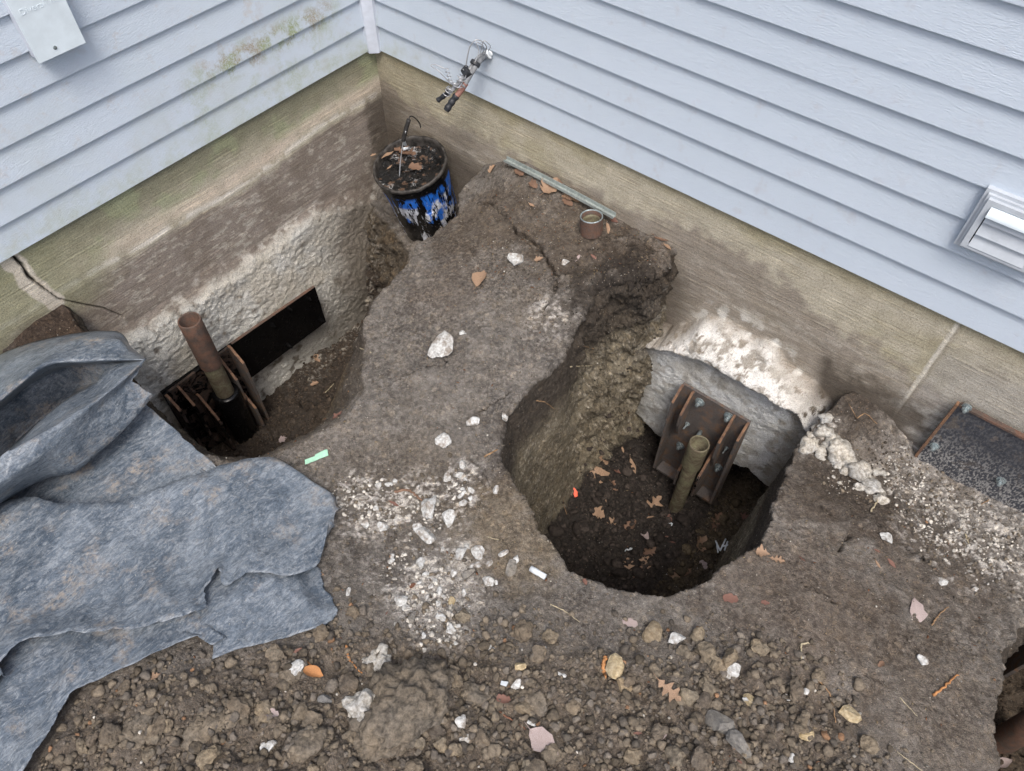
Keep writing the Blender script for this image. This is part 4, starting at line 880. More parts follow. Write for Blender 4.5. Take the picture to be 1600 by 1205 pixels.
railsB = [
 [(-150, 1100, -.3), (20, 1000, -.30), (134, 960, -.30), (247, 930, -.31), (330, 885, -.33), (400, 870, -.345), (490, 860, -.385)],
 [(-150, 1160, -.28), (20, 1040, -.285), (130, 1000, -.288), (250, 960, -.30), (335, 925, -.315), (420, 905, -.335), (498, 890, -.39)],
 [(-150, 1220, -.265), (20, 1090, -.27), (120, 1035, -.275), (250, 990, -.29), (335, 965, -.305), (420, 940, -.33), (511, 928, -.385)],
 [(-150, 1330, -.24), (20, 1240, -.25), (46, 1205, -.25), (81, 1147, -.255), (113, 1087, -.26), (152, 1067, -.265), (197, 1044, -.27), (261, 1016, -.28), (306, 1000, -.285), (331, 1012, -.29), (354, 999, -.295), (331, 1032, -.29), (374, 1016, -.30), (448, 995, -.32), (504, 981, -.34), (528, 962, -.37)]]
def sheet_patch(rails, n, m, edge_noise=.009, first=0):
    G = loft([A3(r) for r in rails], n, m, 0 if len(rails) > 6 else 1); r, c, _ = G.shape
    du = np.gradient(G, axis=1); dv = np.gradient(G, axis=0); N = np.cross(du, dv); N /= np.linalg.norm(N, axis=2)[..., None] + 1e-9; N *= np.sign(N[-1, :, 2].mean())
    for _ in range(2): N[1:-1] = .5 * N[1:-1] + .25 * (N[:-2] + N[2:])
    N /= np.linalg.norm(N, axis=2)[..., None] + 1e-9
    P = G.reshape(-1, 3)
    wr = fbm(P * [1, 1, 1], 5, 3, 70) * .012 + fbm((P @ np.array([[.6, -.8, 0], [.8, .6, 0], [0, 0, 1]])) * [1, .35, 1], 7, 2, 77, .45, True) * .012 + fbm(P * [1, 1, .5], 4.5, 1, 78, .5, True) * .010 + fbm((P @ np.array([[.6, -.8, 0], [.8, .6, 0], [0, 0, 1]])) * [1, .22, 1], 26, 3, 71, .5, True) * .0035 + fbm(P, 30, 3, 72, .5, True) * .0022
    if len(rails) > 6: wr = wr * np.repeat(.25 + .75 * ss(9.5 * m, 12.5 * m, np.arange(r)), c)
    P = P + N.reshape(-1, 3) * wr[:, None]; G = P.reshape(r, c, 3)
    en = edge_noise * 2.2 * (fbm(G[:, -1], 28, 5, 73, .65)); G[:, -1, 0] += en; G[:, -1, 1] += en * .6
    en = edge_noise * (fbm(G[-1], 70, 4, 74, .6)); G[-1, :, 0] += en * .5; G[-1, :, 1] += en
    return G
GA = sheet_patch(railsA, 240, 7); GB = sheet_patch(railsB, 240, 12)
def settle(G, lift):
    G = G.copy(); r, c, _ = G.shape
    for i in range(r):
        for j in range(c):
            x, y, z = G[i, j]
            if y < -3.1: continue
            p, n = drop(x, y)
            if p is not None and z < p.z + lift: G[i, j, 2] = p.z + lift
    return G
GB = settle(GB, .008); GA = settle(GA, .016)
Vs, Fs, off_ = [], [], 0
for G in (GA, GB):
    r, c, _ = G.shape; i = (np.arange(r - 1)[:, None] * c + np.arange(c - 1)[None]).ravel()
    Fs.append(np.stack([i, i + 1, i + c + 1, i + c], 1) + off_); Vs.append(G.reshape(-1, 3)); off_ += r * c
sh = np_mesh('plastic_sheet', np.vstack(Vs), np.vstack(Fs), M['sheet']); tag(sh, 'crumpled blue grey plastic sheeting with torn edges folded over the left trench', 'plastic sheet')
sm = sh.modifiers.new('thickness', 'SOLIDIFY'); sm.thickness = .0012
SHB = BVHTree.FromPolygons(np.vstack(Vs).tolist(), np.vstack(Fs).tolist())
def hidden_by_sheet(x, y):
    r = SHB.ray_cast(Vector((x, y, 1)), Vector((0, 0, -1))); return r[0] is not None

# ================================================================== SMALL THINGS LYING ABOUT
def place(o, p, n=None, yaw=0.0, sink=0.0, tilt=0.0):
    n = Vector((0, 0, 1)) if n is None else (Vector(n) if Vector(n).z > 0 else -Vector(n))
    n = n.lerp(Vector((0, 0, 1)), .4).normalized()
    xa = Vector((math.cos(yaw), math.sin(yaw), 0)); xa = (xa - n * xa.dot(n)).normalized(); q = Matrix((xa, n.cross(xa), n)).transposed().to_quaternion()
    if tilt: q = q @ Matrix.Rotation(tilt, 3, 'X').to_quaternion()
    o.rotation_mode = 'QUATERNION'; o.rotation_quaternion = q; o.location = Vector(p) - n * sink
def rock_template(seed, sub_=2, rough=.35, flat=.7, facets=7):
    bm = bmesh.new(); bmesh.ops.create_icosphere(bm, subdivisions=sub_, radius=1.0); rs = np.random.RandomState(seed)
    dirs = rs.normal(size=(facets, 3)); dirs /= np.linalg.norm(dirs, axis=1)[:, None]; cut = rs.uniform(.45, .85, facets)
    co = np.array([v.co[:] for v in bm.verts])
    for d, c in zip(dirs, cut): k = co @ d; co = co - np.where(k > c, k - c, 0)[:, None] * d
    co *= (1 + rough * fbm(co, 1.6, 3, seed, .55))[:, None]; co[:, 2] *= flat
    T_ = np.array([[f.verts[0].index, f.verts[1].index, f.verts[2].index] for f in bm.faces]); bm.free(); return co, T_
def tmpl_mesh(name, seed, mat, sub_=2, rough=.35, flat=.7, facets=7, smooth=False):
    co, T_ = rock_template(seed, sub_, rough, flat, facets); me = bpy.data.meshes.new(name); me.from_pydata(co.tolist(), [], T_.tolist()); me.materials.append(mat)
    me.polygons.foreach_set('use_smooth', [smooth] * len(me.polygons)); return me
def ob(name, me): o = bpy.data.objects.new(name, me); COL.objects.link(o); return o
rnd = random.Random(5)
def px_size(p): return FPX / (Vector(p) - CL).dot(Vector(-CAM_M[:, 2]))      # picture pixels per metre at p

# --- white limestone chips, each one laid where it lies on the ground
chalks = [tmpl_mesh('limestone_chip', 100 + k, M['chalk'], 3, .22, .55, 9) for k in range(8)]
B0 = (580, 720, .249)
chips = [(365, 325, 90), (488, 370, 52), (345, 480, 60), (295, 420, 36), (575, 37, 28), (552, 92, 26), (592, 122, 15), (480, 108, 30), (573, 180, 15), (620, 190, 26), (570, 215, 28), (622, 240, 18), (583, 272, 27),
         (602, 535, 19), (675, 572, 46), (560, 600, 58), (832, 585, 29), (910, 625, 27), (740, 645, 22), (632, 670, 20), (665, 663, 24), (728, 765, 38), (785, 765, 14), (580, 830, 27), (310, 650, 36),
         (340, 718, 22), (298, 772, 20), (525, 708, 28), (195, 890, 44), (222, 925, 26), (430, 985, 36), (500, 1060, 32), (132, 600, 19), (130, 635, 22), (50, 160, 22), (110, 150, 22), (292, 177, 22), (70, 420, 34),
         (460, 860, 22), (430, 820, 26), (380, 790, 20), (310, 1035, 13), (515, 965, 14), (785, 185, 25), (35, 300, 20), (150, 130, 16), (400, 760, 18), (420, 900, 22), (330, 1100, 22), (160, 1030, 16), (380, 930, 20), (350, 860, 17), (545, 1040, 16), (530, 1150, 18), (765, 1185, 14), (450, 560, 15), (620, 920, 12)]
big_lbl = {0: 'largest white limestone slab, long and pitted, in the rubble between the two pits', 1: 'rounded white limestone slab touching the right end of the largest slab',
           2: 'broad white limestone piece half buried below the largest slab', 14: 'angular white limestone chip to the right of the rubble', 15: 'tapering white limestone wedge below the two large slabs',
           16: 'white limestone chip with a hollow, left of the oval one', 17: 'small oval cream ringed limestone chip right of the hollow one', 21: 'thin white shell shaped limestone flake at the lower right of the rubble',
           28: 'knobbly white limestone lump at the left of the lower powder', 43: 'round white limestone pebble near the rim of the right pit'}
def chip(px, py, w_px, label, group=None, mat=None, cat='stone', me=None, name='limestone_chip', sink=.25, asp=None, yaw=None, szf=1.32):
    p, n = hit(px, py)
    if p is None: return None
    r = w_px / px_size(p) / 2; o = ob(name, me or chalks[rnd.randrange(8)]); a = asp or rnd.uniform(.6, .85)
    place(o, p, n, rnd.uniform(0, 6.28) if yaw is None else yaw); o.scale = (r * szf, r * a * szf, r * 1.2); o.location += Vector((0, 0, r * (.62 - sink)))
    return tag(o, label, cat, group)
for k, (x, y, w_) in enumerate(chips):
    yw = {0: -.95, 1: -1.2, 15: -1.2, 2: -.3}.get(k)
    chip(B0[0] + x * B0[2], B0[1] + y * B0[2], w_ * B0[2] * 2.05, big_lbl.get(k, 'small white limestone chip in the rubble patch between the two pits'), None if k in big_lbl else 'small limestone chips in the rubble patch', asp=.5 if k in (0, 15) else None, yaw=yw, szf=1.22)
for (x, y, w_, l) in [(694, 546, 40, 'triangular white stone alone on the bare soil between the trench and the pit'), (722, 522, 9, 'tiny pale stone just above the triangular white stone'), (739, 661, 17, 'pale rough stone on the soil halfway down the mound'),
        (788, 653, 12, 'white pebble at the edge of the dark crumbled bank'), (690, 690, 22, 'yellowish crumbly lump on the soil left of the rooty bank'), (882, 412, 11, 'small pale pebble beside the pale dry leaf scrap'), (805, 408, 20, 'pale lime patch lump near the end of the crack'),
        (462, 1048, 22, 'upright white stone just below the torn sheet edge'), (1383, 841, 17, 'pale round stone in the cracked soil right of the pit'), (1522, 921, 10, 'lone white pebble in the soil near the right edge'),
        (1472, 911, 13, 'whitish stone in the soil left of the lone pebble'), (1144, 1050, 24, 'rough white stone at the top of the clod heap'), 
        (808, 1070, 15, 'white angular stone fragment in the middle of the clod heap'), (877, 1055, 12, 'small curved white stone in the clod heap'), (1054, 1000, 24, 'flat oval white stone right of the brown slab stone'), (848, 1014, 9, 'tiny white oval stone above the clod heap'),
        (766, 1012, 8, 'tiny white fragment below the lime powder'), (1259, 1080, 9, 'white flake among the clods left of the grey root gap'), (1230, 1090, 9, 'grey white pebble among the clods'), (720, 1130, 17, 'pale egg shaped stone by the big clay lump'), (726, 1155, 13, 'pale stone just below the egg shaped one'),
        (830, 1130, 12, 'small pale stone near the purple grey leaf'), (1238, 1186, 12, 'pale stone at the bottom of the clod heap'), (1440, 1032, 14, 'white stone by the dark hollow at the right'), (421, 1168, 20, 'cream stone with a dark hole at the bottom left'), (1168, 1096, 14, 'pale grey stone with a white top in the clod heap'),
        (112 + 460, 820, 14, 'pale stone left of the rubble patch'), (545, 925, 10, 'small round pale pebble on bare soil left of the rubble')]:
    chip(x, y, w_ * 1.15, l)
for (x, y, w_, l) in [(592, 1034, 40, 'white powdery lime lump beside the big clay clods'), (572, 1112, 52, 'large white lime mass stuck to the left of the big clay lump')]:
    chip(x, y, w_, l, None, None, 'lime lump', tmpl_mesh('lime_lump', 260 + x, M['mortlump'], 4, .8, .7, 3, True), 'lime_lump', .35, .8)
stones = [tmpl_mesh('brown_stone', 140 + k, mm, 2, .25, .6, 8) for k, mm in enumerate([mat_clod('stone_brown', (.14, .11, .075), (.24, .20, .14)), mat_clod('stone_grey', (.10, .098, .094), (.20, .195, .185)), mat_clod('stone_yellow', (.24, .19, .11), (.42, .36, .25))])]
for (x, y, w_, l, k) in [(1018, 993, 34, 'flat brown slab stone on the soil below the right pit', 0), (960, 1046, 30, 'rounded yellow brown stone beside the orange root', 2), (1325, 1116, 26, 'smooth yellow stone at the right end of the clod heap', 2),
        (1170, 1096, 20, 'small yellow cream stone in the clod heap', 2), (1120, 1130, 40, 'large flat grey brown stone standing in the clod heap', 1), (1155, 1165, 38, 'wide grey stone near the bottom of the clod heap', 1), (975, 1075, 24, 'squarish brown stone above the clods', 0),
        (812, 1042, 16, 'small tan angular stone above the clod heap', 2), (706, 940, 12, 'small yellow stone at the edge of the lime powder', 2), (644, 965, 17, 'round grey stone in the lime powder', 1), (1260, 1150, 18, 'orange brown stone among the clods', 2), (510, 1095, 20, 'small dark grey stone below the sheet', 1),
        (733, 897, 20, 'dull grey brown stone at the right of the lime powder', 1), (798, 890, 22, 'dark grey clod stone left of the white stick', 1)]:
    chip(x, y, w_ * 1.1, l, None, None, 'stone', stones[k], 'stone', .2, .7)
# --- mortar crumbs and white lumps on the broken edge right of the square pit
RNG2 = random.Random(3)
for k, (x, y, w_) in enumerate([(1222 + 9.5 * i + RNG2.uniform(-8, 8), 655 + 7.2 * i + RNG2.uniform(-14, 14), RNG2.uniform(8, 17)) for i in range(17)] + [(1226, 660, 26), (1228, 682, 30), (1240, 696, 34), (1262, 700, 24), (1262, 668, 26), (1282, 675, 22), (1300, 690, 22), (1318, 705, 30), (1322, 722, 26), (1305, 716, 22), (1345, 742, 30), (1362, 764, 24), (1290, 655, 14), (1250, 680, 30), (1238, 640, 16), (1372, 740, 14)]):
    chip(x, y, w_ * 1.15, 'crumbly white mortar lump along the broken edge right of the square pit', 'mortar lumps beside the square pit', None, 'mortar lump', tmpl_mesh('mortar_lump', 200 + k, M['mortlump'], 3, .75, .7, 3, True), 'mortar_lump', .4, .8)
# --- large clay lumps
bigs = [(640, 1118, 160, 1.0, 'huge round clay lump at the bottom of the heap below the lime powder'), (590, 1045, 84, .8, 'dark clay lump with white powder on top, above the huge one'), (480, 1165, 60, .7, 'clay lump left of the huge one'), (330, 1135, 80, .55, 'broad flat clay lump below the sheet'),
        (215, 1145, 60, .5, 'low clay lump near the lower left sheet edge'), (755, 1085, 60, .6, 'wide clay lump right of the huge one'), (700, 1060, 34, .8, 'middle sized clay lump between the lime powder and the heap'), (1120, 1105, 48, .7, 'rough clay lump in the right half of the heap'),
        (455, 1055, 40, .7, 'clay lump under the sheet edge'), (830, 1100, 52, .6, 'crumbly clay lump beside the purple grey leaf')]
for k, (x, y, w_, f, l) in enumerate(bigs):
    me = tmpl_mesh('clay_lump', 300 + k, M['bigclod'], 5 if k < 2 else 4, .42, .75, 5, True)
    co = np.array([v.co[:] for v in me.vertices]); co *= (1 + .16 * fbm(co, 4, 4, 310 + k, .6, True) + .10 * fbm(co, 11, 3, 311 + k, .6) + (.05 * fbm(co, 26, 2, 312 + k, .6) if k < 2 else 0))[:, None]; me.vertices.foreach_set('co', co.astype(np.float32).ravel())
    p, n = hit(x, y); r = w_ / px_size(p) / 2; o = ob('clay_lump', me); place(o, p, None, rnd.uniform(0, 6)); o.scale = (r, r * .85, r * f); o.location += Vector((0, 0, -r * .1)); tag(o, l, 'clay lump')
# --- soil clods: the 300 largest as objects, the rest as one mass
clod_me = [tmpl_mesh('soil_clod', 400 + k, M['clod'], 3, .5, .8, 6) for k in range(10)]
sm_t = [rock_template(430 + k, 2, .45, .8, 5) for k in range(8)]; ty_t = []
for k in range(6):
    bm = bmesh.new(); bmesh.ops.create_icosphere(bm, subdivisions=1, radius=1.0); co = np.array([v.co[:] for v in bm.verts]) * (1 + .3 * RNG.uniform(-1, 1, (len(bm.verts), 1)))
    ty_t.append((co, np.array([[v.index for v in f.verts] for f in bm.faces]))); bm.free()
cl = []
def scatter(n, box_, rfun, prob):
    x = RNG.uniform(box_[0], box_[1], n); y = RNG.uniform(box_[2], box_[3], n); P = np.stack([x, y], 1); k = RNG.rand(n) < prob(P); P = P[k]
    for a, b in P:
        if hidden_by_sheet(a, b): continue
        p, nn = drop(a, b)
        if p is None or nn is None: continue
        cl.append((p, abs(nn.z), rfun()))
def hp_of(P): return ss(-.13, .12, poly_sd(P, heap) + .10 * fbm(np.c_[P, P[:, 0] * 0], 5, 2, 80))
LQ = [(at(a, b, -.42), s) for a, b, s in [(545, 778, .05), (600, 790, .06), (660, 790, .05), (640, 880, .04), (690, 900, .045), (680, 950, .05), (695, 1000, .03), (650, 945, .03), (720, 760, .035), (1440, 705, .06), (1500, 780, .09), (1570, 830, .07), (1330, 730, .04)]]
def lime_of(P): return np.clip(sum(np.exp(-((P[:, 0] - q[0]) ** 2 + (P[:, 1] - q[1]) ** 2) / s ** 2 / 2) for q, s in LQ), 0, 1)
HB = (1.0, 3.1, -2.4, -.7)
scatter(420, HB, lambda: .017 + .016 * RNG.rand() ** 1.5, lambda P: hp_of(P) * .7)
scatter(1300, HB, lambda: .012 + .012 * RNG.rand() ** 2 + (.008 * RNG.rand() if RNG.rand() < .12 else 0), lambda P: hp_of(P) * .62)
scatter(7600, HB, lambda: .0065 + .0070 * RNG.rand() ** 1.4, lambda P: hp_of(P) * .9)
scatter(14000, HB, lambda: .0035 + .0042 * RNG.rand(), lambda P: hp_of(P) * .9)
scatter(26000, (1.0, 3.2, -1.9, -.02), lambda: .0024 + .0060 * RNG.rand() ** 2.2, lambda P: lime_of(P))
scatter(30000, (.0, 3.2, -2.3, -.02), lambda: .0014 + .0030 * RNG.rand() ** 2.5, lambda P: .22 + .7 * lime_of(P) + 1.0 * ss(.30, .12, np.hypot(P[:, 0] - 1.37, P[:, 1] + .24)) + .9 * ss(.30, .1, np.hypot((P[:, 0] - 2.2) * .8, P[:, 1] + .06)) + .35 * ss(2.2, 2.4, P[:, 0]) * ss(-.9, -.4, P[:, 1]) + .35 * ss(.35, .1, np.hypot(P[:, 0] - .9, P[:, 1] + .12)))
scatter(60, (1.42, 2.1, -1.0, -.05), lambda: .018 + .016 * RNG.rand(), lambda P: (poly_sd(P, floorB) > .02) * 1.0)
scatter(3500, (1.38, 2.16, -1.06, .0), lambda: .003 + .012 * RNG.rand() ** 3, lambda P: .95 * (poly_sd(P, floorB) > -.01))
scatter(2600, (.0, .55, -1.42, -.35), lambda: .0025 + .009 * RNG.rand() ** 3, lambda P: .7 * (poly_sd(P, floorA) > -.01))
scatter(900, (2.98, 3.5, -.9, .0), lambda: .003 + .009 * RNG.rand() ** 2, lambda P: .7 * (poly_sd(P, floorC) > -.01))
cl = [c for c in cl if c[1] > .35 and c[1] + .5 * RNG.rand() > .6]; cl.sort(key=lambda c: -c[2] * px_size(c[0]))
heap_c = [c for c in cl if c[2] > .007 and c[0].z > -.6][:300]; hs = set(id(c) for c in heap_c)
for c in heap_c:
    o = ob('soil_clod', clod_me[rnd.randrange(10)]); r = c[2]; place(o, c[0], None, rnd.uniform(0, 6.28)); o.scale = (r, r * rnd.uniform(.7, 1), r * rnd.uniform(.7, 1)); o.location.z += r * .42
    tag(o, 'loose brown soil clod lying in the crumbly heap along the bottom', 'soil clod', 'soil clods in the heap')
Vs, Fs, Cs, off_ = [], [], [], 0
for c in cl:
    if id(c) in hs: continue
    p, _, r = c; co, T_ = (sm_t[rnd.randrange(8)] if r > .0055 else ty_t[rnd.randrange(6)]); a = rnd.uniform(0, 6.28); ca, sa = math.cos(a), math.sin(a)
    v = co * (r * rnd.uniform(.7, 1.1), r * rnd.uniform(.7, 1.1), r * .8); v = np.stack([v[:, 0] * ca - v[:, 1] * sa, v[:, 0] * sa + v[:, 1] * ca, v[:, 2]], 1) + np.array(p) + [0, 0, r * .45]
    g = rnd.uniform(.55, 1.3)
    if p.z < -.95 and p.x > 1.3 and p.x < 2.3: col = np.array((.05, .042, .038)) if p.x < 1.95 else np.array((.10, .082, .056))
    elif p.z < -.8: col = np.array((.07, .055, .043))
    else:
        col = np.array((.145, .125, .100)) if rnd.random() < .7 else np.array((.135, .122, .108))
        lm = float(lime_of(np.array([[p.x, p.y]]))[0])
        if rnd.random() < lm * .75 or (rnd.random() < .03 and r < .006): col = np.array((.50, .49, .465))
        elif rnd.random() < .008: col = np.array((.26, .16, .10))
        elif (p.x - 1.37) ** 2 + (p.y + .24) ** 2 < .06: col = col * .36
        elif p.x > 2.0 and p.y > -.28 and p.x < 2.42: col = np.array((.075, .064, .054))
        elif p.x < 1.8 and p.y > -.5: col = col * .72
    Vs.append(v); Fs.append(T_ + off_); off_ += len(v); Cs.append(np.tile(col * g, (len(v), 1)))
oc = np_mesh('loose_soil', np.vstack(Vs), np.vstack(Fs), M['clods'], None, False, np.vstack(Cs)); tag(oc, 'small crumbs and clods of loose brown soil scattered over the ground', 'loose soil', None, 'stuff')

# --- leaves
def leaf_mesh(kind, mat, seed, curl=.25):
    rs = random.Random(seed)
    if kind == 'oak': H = [(0, .012), (.06, .03), (.13, .11), (.19, .19), (.235, .10), (.27, .055), (.33, .10), (.40, .27), (.47, .33), (.50, .16), (.53, .075), (.60, .12), (.68, .27), (.76, .29), (.77, .14), (.80, .07), (.86, .10), (.93, .09), (1.0, .004)]
    elif kind == 'maple': H = [(0, .03), (.05, .22), (.16, .30), (.2, .22), (.30, .42), (.44, .46), (.46, .28), (.55, .22), (.66, .30), (.72, .16), (.85, .12), (1.0, .004)]
    elif kind == 'slim': H = [(0, .008), (.1, .06), (.25, .11), (.45, .145), (.65, .13), (.82, .08), (.94, .03), (1.0, .003)]
    elif kind == 'scrap': H = [(0, .10), (.12, .26), (.3, .22), (.42, .34), (.6, .30), (.7, .2), (.85, .24), (1.0, .05)]
    else: H = [(0, .012), (.08, .12), (.2, .24), (.38, .31), (.55, .29), (.72, .20), (.88, .09), (1.0, .004)]
    bm = bmesh.new(); cols = []; bend = rs.uniform(-.25, .35) * curl * 4; roll = [rs.uniform(.2, 1.0) * curl * 3.2 for _ in (0, 1)]; tw = rs.uniform(-.8, .8) * curl
    for i, (x, hw) in enumerate(H):
        row = []
        for s in (-1, -.66, -.33, 0, .33, .66, 1):
            hj = hw * (1 + (rs.uniform(-.18, .18) if abs(s) == 1 else 0)); y = s * hj
            z = roll[0 if s < 0 else 1] * y * y * 2.2 + bend * (x - .5) ** 2 + tw * (x - .5) * y + (rs.uniform(-.008, .014) if abs(s) > .5 else 0) + .03 * math.sin(x * 14 + seed) * abs(s)
            row.append(bm.verts.new((x - .5, y, z)))
        cols.append(row)
    for a, b in zip(cols[:-1], cols[1:]):
        for k in range(6): bm.faces.new((a[k], b[k], b[k + 1], a[k + 1]))
    z0 = bend * .25
    if kind != 'scrap': tube(bm, [(-.49, 0, z0), (-.60, .02, z0 + .01), (-.74, .05, z0 + .03)], [.012, .009, .008], 5)
    me = bpy.data.meshes.new('leaf'); bm.to_mesh(me); bm.free(); me.materials.append(mat); me.polygons.foreach_set('use_smooth', [True] * len(me.polygons)); return me
def leaf(x0, y0, x1, y1, kind, mat, label, curl=.25, name=None, group=None, tilt=0):
    p, n = hit((x0 + x1) / 2, (y0 + y1) / 2)
    if p is None: return
    d = Vector(at(x1, y1, p.z)) - Vector(at(x0, y0, p.z)); L = max(d.length, .012)
    me = leaf_mesh(kind, M[mat], rnd.randrange(9999), curl); o = ob(name or {'oak': 'oak_leaf', 'maple': 'dry_leaf', 'slim': 'slender_leaf', 'scrap': 'leaf_scrap'}.get(kind, 'dry_leaf'), me)
    place(o, p, n, 0, 0); nn = o.rotation_quaternion @ Vector((0, 0, 1)); dd = (d - nn * d.dot(nn)).normalized(); yv = nn.cross(dd)
    o.rotation_quaternion = Matrix((dd, yv, nn)).transposed().to_quaternion() @ Matrix.Rotation(tilt, 3, 'X').to_quaternion()
    o.scale = (L, L, L); o.location = Vector(p) + nn * (L * .035 + .002) + Vector((0, 0, .008 * float(ss(-.02, .06, poly_sd(np.array([[p.x, p.y]]), heap))[0]))); return tag(o, label, 'leaf', group)
